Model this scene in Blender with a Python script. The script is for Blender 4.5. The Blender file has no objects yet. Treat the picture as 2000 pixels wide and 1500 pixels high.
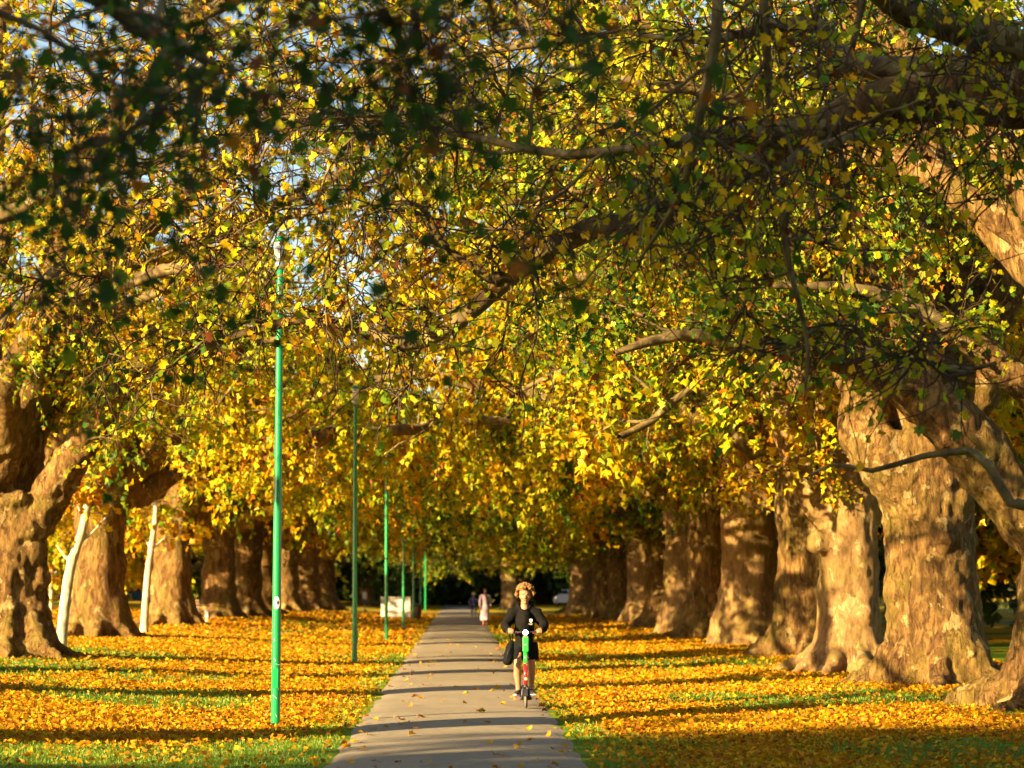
import bpy, math, random
import numpy as np
from mathutils import Vector, Matrix

random.seed(7)
SC = bpy.context.scene
COL = SC.collection
R = math.radians
PI = math.pi

# ------------------------------------------------------------------ camera
F_PX, CX, CY, VPX, HOR = 4800.0, 1000.0, 750.0, 895.0, 1145.0
CAM_H = 1.8
YAW = math.atan((CX - VPX) / F_PX)          # camera looks a little to the right of the path
PITCH = math.atan((HOR - CY) / F_PX)        # and a little up
cam_d = bpy.data.cameras.new('camera')
cam = bpy.data.objects.new('camera', cam_d)
COL.objects.link(cam)
cam.location = (0, 0, CAM_H)
cam.rotation_euler = (R(90) + PITCH, 0, -YAW)
cam_d.sensor_width = 36
cam_d.lens = F_PX / 2000 * 36
cam_d.clip_start = 0.5
cam_d.clip_end = 3000
cam_d.dof.use_dof = True
cam_d.dof.focus_distance = 33.0
cam_d.dof.aperture_fstop = 2.0
SC.camera = cam
CAM_M = Matrix.Translation(cam.location) @ cam.rotation_euler.to_matrix().to_4x4()
CAM_R = cam.rotation_euler.to_matrix()

def px(x, y, Y):
    """direction of a photo pixel, taken to the depth Y metres down the avenue"""
    d = CAM_R @ Vector(((x - CX) / F_PX, (CY - y) / F_PX, -1))
    return Vector((0, 0, CAM_H)) + d * (Y / d.y)

# ------------------------------------------------------------------ light
SUN_AZ, SUN_EL = 52.0, 16.0                  # degrees left of straight behind the camera, height
s_az, s_el = R(SUN_AZ), R(SUN_EL)
SUN_V = Vector((-math.sin(s_az) * math.cos(s_el), -math.cos(s_az) * math.cos(s_el), math.sin(s_el)))
W = bpy.data.worlds.new('World'); SC.world = W; W.use_nodes = True
wn = W.node_tree.nodes; wl = W.node_tree.links
bg = wn['Background']
sky = wn.new('ShaderNodeTexSky'); sky.sky_type = 'NISHITA'; sky.sun_disc = False
sky.sun_elevation = s_el
sky.sun_rotation = math.atan2(SUN_V.x, SUN_V.y) % (2 * PI)
wl.new(sky.outputs[0], bg.inputs[0]); bg.inputs[1].default_value = 0.05
sd = bpy.data.lights.new('sun', 'SUN'); sd.energy = 5.0; sd.angle = R(0.5); sd.color = (1.0, 0.73, 0.37)
sun = bpy.data.objects.new('sun', sd); COL.objects.link(sun)
sun.rotation_euler = SUN_V.to_track_quat('Z', 'Y').to_euler()
sun.location = (-40, -30, 40)
vs = SC.view_settings
vs.view_transform = 'Standard'; vs.look = 'None'; vs.exposure = 2.35; vs.gamma = 1
SC.render.engine = 'CYCLES'
cy = SC.cycles
cy.max_bounces = 8; cy.diffuse_bounces = 3; cy.glossy_bounces = 2; cy.transmission_bounces = 4; cy.transparent_max_bounces = 4
cy.use_denoising = True
cy.use_adaptive_sampling = True; cy.adaptive_threshold = 0.025
cy.sample_clamp_indirect = 4
cy.caustics_reflective = False; cy.caustics_refractive = False

# ------------------------------------------------------------------ numpy helpers
def _h(ix, iy, iz, s):
    n = (ix * 374761393 + iy * 668265263 + iz * 2147483647 + s * 1274126177) & 0xffffffff
    n = ((n ^ (n >> 13)) * 1274126177) & 0xffffffff
    n = (n ^ (n >> 16)) & 0xffffff
    return n / float(0xffffff)

def vnoise(p, s=0):
    p = np.asarray(p, float)
    i = np.floor(p).astype(np.int64); f = p - i
    f = f * f * (3 - 2 * f)
    x, y, z = i[..., 0], i[..., 1], i[..., 2]
    fx, fy, fz = f[..., 0], f[..., 1], f[..., 2]
    def L(a, b, t): return a + (b - a) * t
    c = [[[_h(x + a, y + b, z + d, s) for d in (0, 1)] for b in (0, 1)] for a in (0, 1)]
    x0 = L(L(c[0][0][0], c[0][0][1], fz), L(c[0][1][0], c[0][1][1], fz), fy)
    x1 = L(L(c[1][0][0], c[1][0][1], fz), L(c[1][1][0], c[1][1][1], fz), fy)
    return L(x0, x1, fx)

def fbm(p, o=3, s=0):
    t = 0; a = 0.5; p = np.asarray(p, float)
    for k in range(o):
        t = t + a * vnoise(p * 2 ** k, s + k); a *= 0.5
    return t / (1 - 0.5 ** o)

def sstep(a, b, x):
    t = np.clip((x - a) / (b - a), 0, 1)
    return t * t * (3 - 2 * t)

def ground_z(x, y):
    x = np.asarray(x, float); y = np.asarray(y, float)
    z = 0.36 * sstep(1.8, 10.0, -x) + 0.10 * sstep(3.0, 9.0, x)
    p = np.stack([x * 0.35, y * 0.35, x * 0], -1)
    amp = sstep(1.4, 3.0, np.abs(x))
    return z + (fbm(p, 2, 3) - 0.5) * 0.10 * amp

def gz(x, y): return float(ground_z(np.array([x]), np.array([y]))[0])

def litter_density(x, y):
    """0..1: how thickly the lawn is covered with fallen leaves"""
    p = np.stack([x * 0.45, y * 0.16, x * 0 + 5], -1)
    n = fbm(p, 3, 11)
    d = sstep(0.32, 0.60, n)
    edge = sstep(1.25, 2.6, np.abs(x)) * 0.65 + 0.35
    near = 1 - 0.30 * sstep(30, 24, y)
    left = 1 - 0.75 * sstep(-2.5, -5, x) * sstep(0.56, 0.44, n) * sstep(60, 45, y)
    return np.clip(d * edge * near * left + 0.3 * sstep(40, 75, y) + .10, 0, 1)

def mesh_np(name, V, faces, mats, smooth=False, attr=None, mat_index=None):
    """faces: list of int arrays, each (n, k)"""
    me = bpy.data.meshes.new(name)
    V = np.ascontiguousarray(V, np.float32)
    me.vertices.add(len(V)); me.vertices.foreach_set('co', V.ravel())
    nl = sum(f.size for f in faces); nf = sum(len(f) for f in faces)
    me.loops.add(nl); me.polygons.add(nf)
    me.loops.foreach_set('vertex_index', np.concatenate([f.ravel() for f in faces]).astype(np.int32))
    tot = np.concatenate([np.full(len(f), f.shape[1], np.int32) for f in faces])
    st = np.concatenate([[0], np.cumsum(tot)[:-1]]).astype(np.int32)
    me.polygons.foreach_set('loop_start', st)
    if smooth: me.polygons.foreach_set('use_smooth', np.ones(nf, bool))
    for m in (mats if isinstance(mats, (list, tuple)) else [mats]): me.materials.append(m)
    if mat_index is not None: me.polygons.foreach_set('material_index', mat_index.astype(np.int32))
    if attr:
        for k, a in attr.items():
            at = me.attributes.new(k, 'FLOAT', 'POINT'); at.data.foreach_set('value', np.asarray(a, np.float32))
    me.update(calc_edges=True)
    return me

def obj(name, me, parent=None, loc=None):
    o = bpy.data.objects.new(name, me); COL.objects.link(o)
    if parent is not None: o.parent = parent
    if loc is not None: o.location = loc
    return o

def tag(o, label=None, cat=None, group=None, kind=None):
    if label: o['label'] = label
    if cat: o['category'] = cat
    if group: o['group'] = group
    if kind: o['kind'] = kind
    return o

def empty(name, loc=(0, 0, 0), rz=0.0, s=1.0):
    o = bpy.data.objects.new(name, None); COL.objects.link(o)
    o.location = loc; o.rotation_euler = (0, 0, rz); o.scale = (s, s, s)
    o.empty_display_size = 0.2
    return o

class MB:
    """collects simple solids into one mesh"""
    def __init__(self): self.v = []; self.f = []
    def add(self, V, F):
        b = len(self.v); self.v += [tuple(p) for p in V]; self.f += [tuple(i + b for i in f) for f in F]; return self
    def box(self, c, s, rot=None):
        x, y, z = s[0] / 2, s[1] / 2, s[2] / 2
        P = [Vector(p) for p in ((-x, -y, -z), (x, -y, -z), (x, y, -z), (-x, y, -z), (-x, -y, z), (x, -y, z), (x, y, z), (-x, y, z))]
        if rot is not None: P = [rot @ p for p in P]
        return self.add([p + Vector(c) for p in P], [(0, 3, 2, 1), (4, 5, 6, 7), (0, 1, 5, 4), (1, 2, 6, 5), (2, 3, 7, 6), (3, 0, 4, 7)])
    def rings(self, rings, cap=True, closed=False):
        n = len(rings[0]); V = [p for r in rings for p in r]; F = []
        m = len(rings)
        for i in range(m if closed else m - 1):
            j = (i + 1) % m
            for k in range(n):
                F.append((i * n + k, i * n + (k + 1) % n, j * n + (k + 1) % n, j * n + k))
        if cap and not closed: F += [tuple(range(n))[::-1], tuple((m - 1) * n + k for k in range(n))]
        return self.add(V, F)
    def tube(self, pts, rad, n=10, cap=True):
        pts = [Vector(p) for p in pts]
        if not isinstance(rad, (list, tuple)): rad = [rad] * len(pts)
        rings = []; U = None
        for i, p in enumerate(pts):
            t = (pts[min(i + 1, len(pts) - 1)] - pts[max(i - 1, 0)]).normalized()
            if U is None:
                U = t.cross(Vector((0, 0, 1)) if abs(t.z) < .9 else Vector((1, 0, 0))).normalized()
            U = (U - t * U.dot(t)).normalized(); Vv = t.cross(U)
            a, b = rad[i] if isinstance(rad[i], (list, tuple)) else (rad[i], rad[i])
            rings.append([p + U * (a * math.cos(2 * PI * k / n)) + Vv * (b * math.sin(2 * PI * k / n)) for k in range(n)])
        return self.rings(rings, cap)
    def lathe(self, prof, c=(0, 0, 0), n=20, axis='z'):
        rings = []
        for r, h in prof:
            ring = []
            for k in range(n):
                a = 2 * PI * k / n
                q = (r * math.cos(a), r * math.sin(a), h)
                if axis == 'x': q = (h, q[0], q[1])
                if axis == 'y': q = (q[0], h, q[1])
                ring.append(Vector(c) + Vector(q))
            rings.append(ring)
        return self.rings(rings)
    def ball(self, c, r, n=12, m=8):
        c = Vector(c); r = Vector(r) if isinstance(r, (tuple, list, Vector)) else Vector((r, r, r))
        rings = []
        for j in range(1, m):
            th = PI * j / m
            rings.append([c + Vector((r.x * math.sin(th) * math.cos(2 * PI * k / n), r.y * math.sin(th) * math.sin(2 * PI * k / n), -r.z * math.cos(th))) for k in range(n)])
        return self.rings(rings)
    def torus(self, c, Rr, r, axis='x', n=28, m=10):
        rings = []
        for k in range(n):
            a = 2 * PI * k / n; ring = []
            for j in range(m):
                b = 2 * PI * j / m
                q = ((Rr + r * math.cos(b)) * math.cos(a), (Rr + r * math.cos(b)) * math.sin(a), r * math.sin(b))
                if axis == 'x': q = (q[2], q[0], q[1])
                elif axis == 'y': q = (q[0], q[2], q[1])
                ring.append(Vector(c) + Vector(q))
            rings.append(ring)
        return self.rings(rings, False, True)
    def mesh(self, name, mat, smooth=False, bevel=0):
        me = bpy.data.meshes.new(name); me.from_pydata(self.v, [], self.f)
        import bmesh
        bm = bmesh.new(); bm.from_mesh(me); bmesh.ops.recalc_face_normals(bm, faces=bm.faces)
        if bevel: bmesh.ops.bevel(bm, geom=bm.edges[:], offset=bevel, segments=2, affect='EDGES', profile=0.6)
        bm.to_mesh(me); bm.free()
        me.materials.append(mat)
        if smooth: me.polygons.foreach_set('use_smooth', [True] * len(me.polygons))
        me.update(); return me
    def build(self, name, mat, parent=None, smooth=False, bevel=0, loc=None):
        return obj(name, self.mesh(name, mat, smooth, bevel), parent, loc)

def remesh(mb, voxel, smooth=4):
    """union of overlapping closed solids -> verts, quads (numpy)"""
    me = bpy.data.meshes.new('tmp'); me.from_pydata(mb.v, [], mb.f)
    import bmesh
    bm = bmesh.new(); bm.from_mesh(me); bmesh.ops.recalc_face_normals(bm, faces=bm.faces); bm.to_mesh(me); bm.free()
    o = bpy.data.objects.new('tmp', me); COL.objects.link(o)
    m = o.modifiers.new('r', 'REMESH'); m.mode = 'VOXEL'; m.voxel_size = voxel
    if smooth:
        s = o.modifiers.new('s', 'SMOOTH'); s.factor = 0.5; s.iterations = smooth
    dg = bpy.context.evaluated_depsgraph_get(); e = o.evaluated_get(dg)
    r = bpy.data.meshes.new_from_object(e)
    V = np.empty(len(r.vertices) * 3, np.float32); r.vertices.foreach_get('co', V); V = V.reshape(-1, 3)
    N = np.empty(len(r.vertices) * 3, np.float32); r.vertices.foreach_get('normal', N); N = N.reshape(-1, 3)
    L = np.empty(len(r.loops), np.int32); r.loops.foreach_get('vertex_index', L)
    T = np.empty(len(r.polygons), np.int32); r.polygons.foreach_get('loop_total', T)
    S = np.empty(len(r.polygons), np.int32); r.polygons.foreach_get('loop_start', S)
    q = S[T == 4]; t = S[T == 3]
    F = [L[q[:, None] + np.arange(4)]] + ([L[t[:, None] + np.arange(3)]] if len(t) else [])
    bpy.data.objects.remove(o); bpy.data.meshes.remove(me); bpy.data.meshes.remove(r)
    return V, N, F

# ------------------------------------------------------------------ materials
class NT:
    def __init__(self, name):
        self.m = bpy.data.materials.new(name); self.m.use_nodes = True
        self.t = self.m.node_tree; self.n = self.t.nodes; self.n.clear()
        self.out = self.n.new('ShaderNodeOutputMaterial')
    def new(self, ty, **kw):
        n = self.n.new('ShaderNode' + ty)
        for k, v in kw.items():
            if k.startswith('i_'):
                key = k[2:]; n.inputs[int(key) if key.isdigit() else key.replace('_', ' ')].default_value = v
            else: setattr(n, k, v)
        return n
    def link(self, a, b): self.t.links.new(a, b); return self
    def ramp(self, fac, stops, interp='LINEAR'):
        r = self.new('ValToRGB'); e = r.color_ramp; e.interpolation = interp
        while len(e.elements) < len(stops): e.elements.new(0.5)
        for el, (p, c) in zip(e.elements, stops): el.position = p; el.color = (*c, 1)
        self.link(fac, r.inputs[0]); return r.outputs[0]
    def noise(self, scale, detail=4, rough=0.6, vec=None, dist=0.0):
        n = self.new('TexNoise', i_Scale=scale, i_Detail=detail, i_Roughness=rough, i_Distortion=dist)
        if vec is not None: self.link(vec, n.inputs['Vector'])
        return n.outputs[0]
    def coords(self, scale=(1, 1, 1), kind='Object'):
        tc = self.new('TexCoord'); mp = self.new('Mapping'); mp.inputs['Scale'].default_value = scale
        self.link(tc.outputs[kind], mp.inputs[0]); return mp.outputs[0]
    def mix(self, fac, a, b, blend='MIX'):
        m = self.new('MixRGB', blend_type=blend)
        for i, v in ((0, fac), (1, a), (2, b)):
            if isinstance(v, (int, float)): m.inputs[i].default_value = v
            elif isinstance(v, tuple): m.inputs[i].default_value = (*v, 1)
            else: self.link(v, m.inputs[i])
        return m.outputs[0]
    def bump(self, h, strength, dist=0.02):
        b = self.new('Bump', i_Strength=strength, i_Distance=dist); self.link(h, b.inputs['Height']); return b.outputs[0]
    def princ(self, color, rough=0.7, normal=None, **kw):
        p = self.new('BsdfPrincipled')
        if isinstance(color, tuple): p.inputs['Base Color'].default_value = (*color, 1)
        else: self.link(color, p.inputs['Base Color'])
        if isinstance(rough, (int, float)): p.inputs['Roughness'].default_value = rough
        else: self.link(rough, p.inputs['Roughness'])
        if normal is not None: self.link(normal, p.inputs['Normal'])
        for k, v in kw.items(): p.inputs[k.replace('_', ' ')].default_value = v
        self.link(p.outputs[0], self.out.inputs[0]); return self.m

def simple(name, c, rough=0.6, var=0.18, scale=14.0, bump=0.0, metal=0.0, spec=0.5):
    t = NT(name); co = t.coords()
    n = t.noise(scale, 4, 0.6, co)
    d = tuple(x * (1 - var) for x in c); l = tuple(min(1, x * (1 + var)) for x in c)
    col = t.ramp(n, [(0.3, d), (0.7, l)])
    nb = t.bump(t.noise(scale * 4, 4, 0.6, co), bump, 0.01) if bump else None
    return t.princ(col, rough, nb, Metallic=metal, Specular_IOR_Level=spec)

def leaf_material(name, stops, trans=0.40, gloss=0.008):
    t = NT(name)
    a = t.new('Attribute', attribute_name='tone')
    oi = t.new('ObjectInfo')
    ad = t.new('Math', operation='MULTIPLY_ADD'); ad.inputs[1].default_value = 0.16; ad.inputs[2].default_value = -0.08
    t.link(oi.outputs['Random'], ad.inputs[0])
    sm = t.new('Math', operation='ADD', use_clamp=True); t.link(a.outputs['Fac'], sm.inputs[0]); t.link(ad.outputs[0], sm.inputs[1])
    col = t.ramp(sm.outputs[0], stops)
    tc = t.coords()
    blot = t.noise(22, 3, 0.6, tc)
    col = t.mix(t.ramp(blot, [(0.5, (0, 0, 0)), (0.72, (1, 1, 1))]), col, t.mix(0.5, col, (0.22, 0.07, 0.01)))
    df = t.new('BsdfDiffuse'); t.link(col, df.inputs[0])
    tr = t.new('BsdfTranslucent')
    t.link(t.mix(0.35, col, (0.9, 0.75, 0.05), 'MULTIPLY'), tr.inputs[0]); 
    mx = t.new('MixShader', i_0=trans); t.link(df.outputs[0], mx.inputs[1]); t.link(tr.outputs[0], mx.inputs[2])
    gl = t.new('BsdfGlossy', i_Roughness=0.5); gl.inputs[0].default_value = (0.9, 0.9, 0.9, 1)
    m2 = t.new('MixShader', i_0=gloss); t.link(mx.outputs[0], m2.inputs[1]); t.link(gl.outputs[0], m2.inputs[2])
    t.link(m2.outputs[0], t.out.inputs[0])
    return t.m

TONES = [(0.0, (0.016, 0.070, 0.010)), (0.16, (0.055, 0.15, 0.010)), (0.30, (0.28, 0.36, 0.008)), (0.45, (0.58, 0.46, 0.008)),
         (0.62, (0.72, 0.40, 0.008)), (0.80, (0.52, 0.18, 0.010)), (1.0, (0.15, 0.045, 0.012))]
M_LEAF = leaf_material('plane_leaf', TONES)
M_LITTER = leaf_material('fallen_plane_leaf', [(0.0, (0.12, 0.16, 0.01)), (0.12, (0.46, 0.34, 0.006)), (0.38, (0.60, 0.33, 0.005)), (0.66, (0.50, 0.18, 0.006)), (1.0, (0.20, 0.065, 0.012))], 0.32, 0.012)
M_GREEN = leaf_material('evergreen_leaf', [(0.0, (0.015, 0.045, 0.006)), (0.6, (0.05, 0.10, 0.010)), (1.0, (0.16, 0.18, 0.012))], 0.3)

def bark(name, dark, mid, light, moss=(0.17, 0.135, 0.02), ridge=1.0):
    t = NT(name); co = t.coords(); cs = t.coords((1, 1, .42))
    big = t.noise(1.1, 4, .6, co, .5)
    n2 = t.noise(7.0, 7, .72, cs, .6)
    vo = t.new('TexVoronoi', i_Scale=13.0, feature='F1'); wv = t.mix(.16, cs, t.noise(5, 3, .6, co))
    t.link(wv, vo.inputs['Vector'])
    crack = t.ramp(t.noise(10, 5, .7, t.coords((1, 1, .25)), 1.2), [(.37, (0, 0, 0)), (.46, (1, 1, 1))])
    h = t.mix(.40, n2, vo.outputs['Distance']); h = t.mix(.30, h, crack); h = t.mix(.35, h, t.noise(26, 6, .8, cs))
    col = t.ramp(n2, [(.30, dark), (.48, mid), (.70, light)])
    col = t.mix(t.ramp(big, [(.47, (0, 0, 0)), (.66, (.6, .6, .6))]), col, moss)
    col = t.mix(t.ramp(t.noise(.7, 3, .5, co), [(.40, (.45, .45, .45)), (.62, (0, 0, 0))]), col, t.mix(.5, col, dark))
    col = t.mix(t.ramp(crack, [(0, (.55, .55, .55)), (1, (0, 0, 0))]), col, dark)
    flake = t.ramp(t.noise(4.2, 4, .55, t.coords((1, 1, .7)), .3), [(.60, (0, 0, 0)), (.615, (.75, .75, .75))], 'LINEAR')
    col = t.mix(flake, col, t.mix(.5, light, (.34, .30, .14)))
    h = t.mix(.12, h, flake)
    return t.princ(col, .92, t.bump(h, 1.0 * ridge, .16), Specular_IOR_Level=.15)

M_BARK = bark('old_plane_bark', (0.045, 0.022, 0.008), (0.165, 0.088, 0.027), (0.40, 0.24, 0.072))
M_BARK_PALE = bark('smooth_plane_bark', (0.10, 0.055, 0.020), (0.23, 0.135, 0.050), (0.38, 0.24, 0.10), ridge=0.55)

def limb_bark():
    t = NT('mottled_limb_bark'); co = t.coords()
    n = t.noise(3.5, 5, 0.6, co, 0.5)
    col = t.ramp(n, [(0.36, (0.055, 0.032, 0.014)), (0.5, (0.135, 0.095, 0.035)), (0.60, (0.16, 0.115, 0.04)), (0.67, (0.30, 0.23, 0.10)), (0.72, (0.33, 0.26, 0.13))])
    return t.princ(col, 0.85, t.bump(t.noise(14, 5, 0.65, co), 0.5, 0.03), Specular_IOR_Level=0.2)
M_LIMB = limb_bark()
M_TWIG = simple('twig_bark', (0.055, 0.034, 0.017), 0.85, 0.35, 3.0, spec=0.2)
M_WHITEBARK = bark('white_sapling_bark', (0.16, 0.12, 0.08), (0.55, 0.47, 0.34), (0.68, 0.60, 0.45), (0.45, 0.37, 0.24), 0.3)

# ------------------------------------------------------------------ ground, path
def build_ground():
    xs = np.unique(np.concatenate([np.linspace(-600, -60, 10), np.linspace(-60, -18, 22), np.arange(-18, 14.01, 0.5), np.linspace(14, 60, 24), np.linspace(60, 600, 10)]))
    ys = np.unique(np.concatenate([np.linspace(-200, 0, 15), np.linspace(0, 20, 12), np.arange(20, 70, 0.5), np.arange(70, 170, 1.5), np.linspace(170, 300, 40), np.linspace(300, 1500, 14)]))
    X, Y = np.meshgrid(xs, ys)
    Z = ground_z(X, Y)
    V = np.stack([X, Y, Z], -1).reshape(-1, 3)
    nx, ny = len(xs), len(ys)
    i = (np.arange(ny - 1)[:, None] * nx + np.arange(nx - 1)[None]).ravel()
    F = np.stack([i, i + 1, i + nx + 1, i + nx], 1)
    d = litter_density(X, Y).ravel()
    t = NT('lawn'); co = t.coords((1, 1, 1))
    a = t.new('Attribute', attribute_name='litter')
    g = t.ramp(t.noise(1.3, 6, 0.7, co), [(0.3, (0.05, 0.11, 0.008)), (0.55, (0.12, 0.21, 0.010)), (0.75, (0.22, 0.27, 0.014))])
    lf = t.ramp(t.noise(9, 5, 0.75, t.coords((1, 0.35, 1))), [(0.3, (0.24, 0.10, 0.012)), (0.45, (0.52, 0.29, 0.006)), (0.6, (0.60, 0.35, 0.006)), (0.75, (0.42, 0.34, 0.016))])
    ad = t.new('Math', operation='ADD'); t.link(a.outputs['Fac'], ad.inputs[0])
    sub = t.new('Math', operation='MULTIPLY_ADD'); sub.inputs[1].default_value = 1.6; sub.inputs[2].default_value = -0.95
    t.link(t.noise(5, 5, 0.7, t.coords((1, 0.4, 1))), sub.inputs[0]); t.link(sub.outputs[0], ad.inputs[1])
    f = t.ramp(ad.outputs[0], [(0.35, (0, 0, 0)), (0.65, (1, 1, 1))])
    m = t.princ(t.mix(f, g, lf), 0.95, t.bump(t.noise(16, 5, 0.7, co), 0.8, 0.06), Specular_IOR_Level=0.1)
    o = obj('lawn', mesh_np('lawn', V, [F], m, True, {'litter': d}))
    tag(o, kind='structure')

PATH_W = 1.38
def path_z(x): return 0.014 + 0.035 * max(0.0, 1 - (x / PATH_W) ** 2)

def build_path():
    ys = np.arange(-30, 235, 0.4); us = np.linspace(-1, 1, 15)
    rng = np.random.default_rng(3)
    e0 = (fbm(np.stack([ys * 0.9, ys * 0, ys * 0], -1), 4, 21) - 0.5) * 0.34
    e1 = (fbm(np.stack([ys * 0.9, ys * 0 + 9, ys * 0], -1), 4, 22) - 0.5) * 0.34
    X = np.zeros((len(ys), len(us))); Y = np.repeat(ys[:, None], len(us), 1)
    for j, u in enumerate(us):
        X[:, j] = u * PATH_W + np.where(u < 0, e0, e1) * abs(u) ** 6
    Z = 0.014 + 0.035 * np.clip(1 - (X / PATH_W) ** 2, -0.2, 1)
    Z[:, 0] -= 0.03; Z[:, -1] -= 0.03
    V = np.stack([X, Y, Z], -1).reshape(-1, 3); nx = len(us)
    i = (np.arange(len(ys) - 1)[:, None] * nx + np.arange(nx - 1)[None]).ravel()
    F = np.stack([i, i + 1, i + nx + 1, i + nx], 1)
    t = NT('asphalt'); co = t.coords()
    big = t.noise(0.35, 4, 0.6, t.coords((1.0, 0.25, 1)))
    fine = t.noise(70, 4, 0.8, co)
    col = t.ramp(big, [(0.3, (0.31, 0.255, 0.17)), (0.7, (0.39, 0.32, 0.215))])
    col = t.mix(t.ramp(fine, [(0.35, (0.55, 0.55, 0.55)), (0.6, (1, 1, 1))]), (0, 0, 0), col)
    st = t.ramp(t.noise(1.1, 6, .7, t.coords((1, .5, 1)), .8), [(.42, (.75, .75, .75)), (.56, (0, 0, 0))])
    col = t.mix(st, col, t.mix(.35, col, (.12, .10, .07)))
    col = t.mix(t.ramp(t.noise(14, 4, .7, co), [(.62, (0, 0, 0)), (.70, (.5, .5, .5))]), col, (.10, .08, .05))
    m = t.princ(col, 0.9, t.bump(fine, 0.5, 0.012), Specular_IOR_Level=0.25)
    tag(obj('path', mesh_np('path', V, [F], m, True)), kind='structure')
build_ground(); build_path()

# ------------------------------------------------------------------ leaves
def leaf_template(lod):
    if lod == 0:
        half = [(0.0, 0.0), (0.26, -0.07), (0.36, 0.08), (0.60, 0.18), (0.36, 0.33), (0.52, 0.66), (0.22, 0.60), (0.13, 0.80)]
    elif lod == 1:
        half = [(0.0, 0.0), (0.52, 0.12), (0.27, 0.38), (0.42, 0.70)]
    elif lod == 3:
        half = [(0.0, 0.0), (0.52, 0.26), (0.22, 0.50)]
    else:
        half = [(0.0, 0.0), (0.46, 0.42)]
    out = half + [(0.0, 1.0)] + [(-x, y) for x, y in half[:0:-1]]
    P = np.array([(x, y, 0) for x, y in out], float)
    if lod < 2:
        P = np.vstack([P, [(0, 0.36, 0)]]); n = len(out)
        F = np.array([(n, k, (k + 1) % n) for k in range(n)])
    else:
        F = np.array([(0, k, k + 1) for k in range(1, len(P) - 1)])
    P[:, 2] = 0.30 * np.abs(P[:, 0]) - 0.25 * (P[:, 1] - 0.3) ** 2
    P[:, :2] *= 1.0
    return P, F
TPL = [leaf_template(k) for k in range(4)]

def leaf_verts(pos, dirs, nrm, size, curl, lod):
    """pos,dirs,nrm (n,3) -> verts (n,k,3)"""
    P, F = TPL[lod]
    d = dirs / np.linalg.norm(dirs, axis=1, keepdims=True)
    n = nrm - d * np.sum(nrm * d, 1, keepdims=True); n /= np.maximum(np.linalg.norm(n, axis=1, keepdims=True), 1e-6)
    s = np.cross(d, n)
    L = P[None] * size[:, None, None]
    z = L[..., 2] * curl[:, None]
    return pos[:, None] + L[..., 0, None] * s[:, None] + L[..., 1, None] * d[:, None] + z[..., None] * n[:, None]

def leaf_mesh(name, pos, dirs, nrm, size, curl, tone, lod, mat):
    V = leaf_verts(pos, dirs, nrm, size, curl, lod); n, k = V.shape[:2]
    F = (TPL[lod][1][None] + (np.arange(n) * k)[:, None, None]).reshape(-1, 3)
    return mesh_np(name, V.reshape(-1, 3), [F], mat, False, {'tone': np.repeat(tone, k)})

# ------------------------------------------------------------------ trees
def batch_tubes(lines, sides):
    """lines: list of (pts list of Vector, radii list) -> V, quads. grouped by length"""
    Vs, Fs, base = [], [], 0
    by = {}
    for p, r in lines: by.setdefault(len(p), []).append((p, r))
    ang = 2 * PI * np.arange(sides) / sides
    for n, L in by.items():
        P = np.array([[tuple(q) for q in p] for p, _ in L]); Rr = np.array([r for _, r in L])
        T = np.gradient(P, axis=1); T /= np.maximum(np.linalg.norm(T, axis=2, keepdims=True), 1e-9)
        ref = np.where(np.abs(T[:, :1, 2:3]) > 0.9, np.array([1.0, 0, 0]), np.array([0.0, 0, 1]))
        U = np.cross(T, np.broadcast_to(ref, T.shape)); U /= np.maximum(np.linalg.norm(U, axis=2, keepdims=True), 1e-9)
        W2 = np.cross(T, U)
        V = P[:, :, None] + Rr[:, :, None, None] * (np.cos(ang)[None, None, :, None] * U[:, :, None] + np.sin(ang)[None, None, :, None] * W2[:, :, None])
        m = len(L)
        i = np.arange(n - 1)[:, None] * sides + np.arange(sides)[None]
        j = np.arange(n - 1)[:, None] * sides + (np.arange(sides)[None] + 1) % sides
        q = np.stack([i, j, j + sides, i + sides], -1).reshape(-1, 4)
        F = (q[None] + (np.arange(m) * n * sides)[:, None, None]).reshape(-1, 4) + base
        base += m * n * sides
        Vs.append(V.reshape(-1, 3)); Fs.append(F)
    return np.concatenate(Vs), np.concatenate(Fs)

def rv(rng): return Vector((rng.gauss(0, 1), rng.gauss(0, 1), rng.gauss(0, 1)))

def grow(p, d, L, r0, r1, n, wig, drop, rng):
    p = Vector(p); d = Vector(d).normalized(); pts = [p.copy()]; rad = [r0]
    for i in range(n):
        d = (d + rv(rng) * wig + Vector((0, 0, -drop))).normalized()
        p = p + d * (L / n); pts.append(p.copy()); rad.append(r0 + (r1 - r0) * (i + 1) / n)
    return pts, rad

def resample(pts, rad, step):
    """smooth a hand-set polyline (Catmull-Rom)"""
    pts = [Vector(p) for p in pts]; out = []; ro = []
    for i in range(len(pts) - 1):
        a = pts[max(i - 1, 0)]; b = pts[i]; c = pts[i + 1]; d = pts[min(i + 2, len(pts) - 1)]
        k = max(2, int((c - b).length / step))
        for j in range(k):
            t = j / k
            q = 0.5 * ((2 * b) + (c - a) * t + (2 * a - 5 * b + 4 * c - d) * t * t + (3 * b - a - 3 * c + d) * t ** 3)
            out.append(q); ro.append(rad[i] + (rad[i + 1] - rad[i]) * t)
    out.append(pts[-1]); ro.append(rad[-1]); return out, ro

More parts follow.
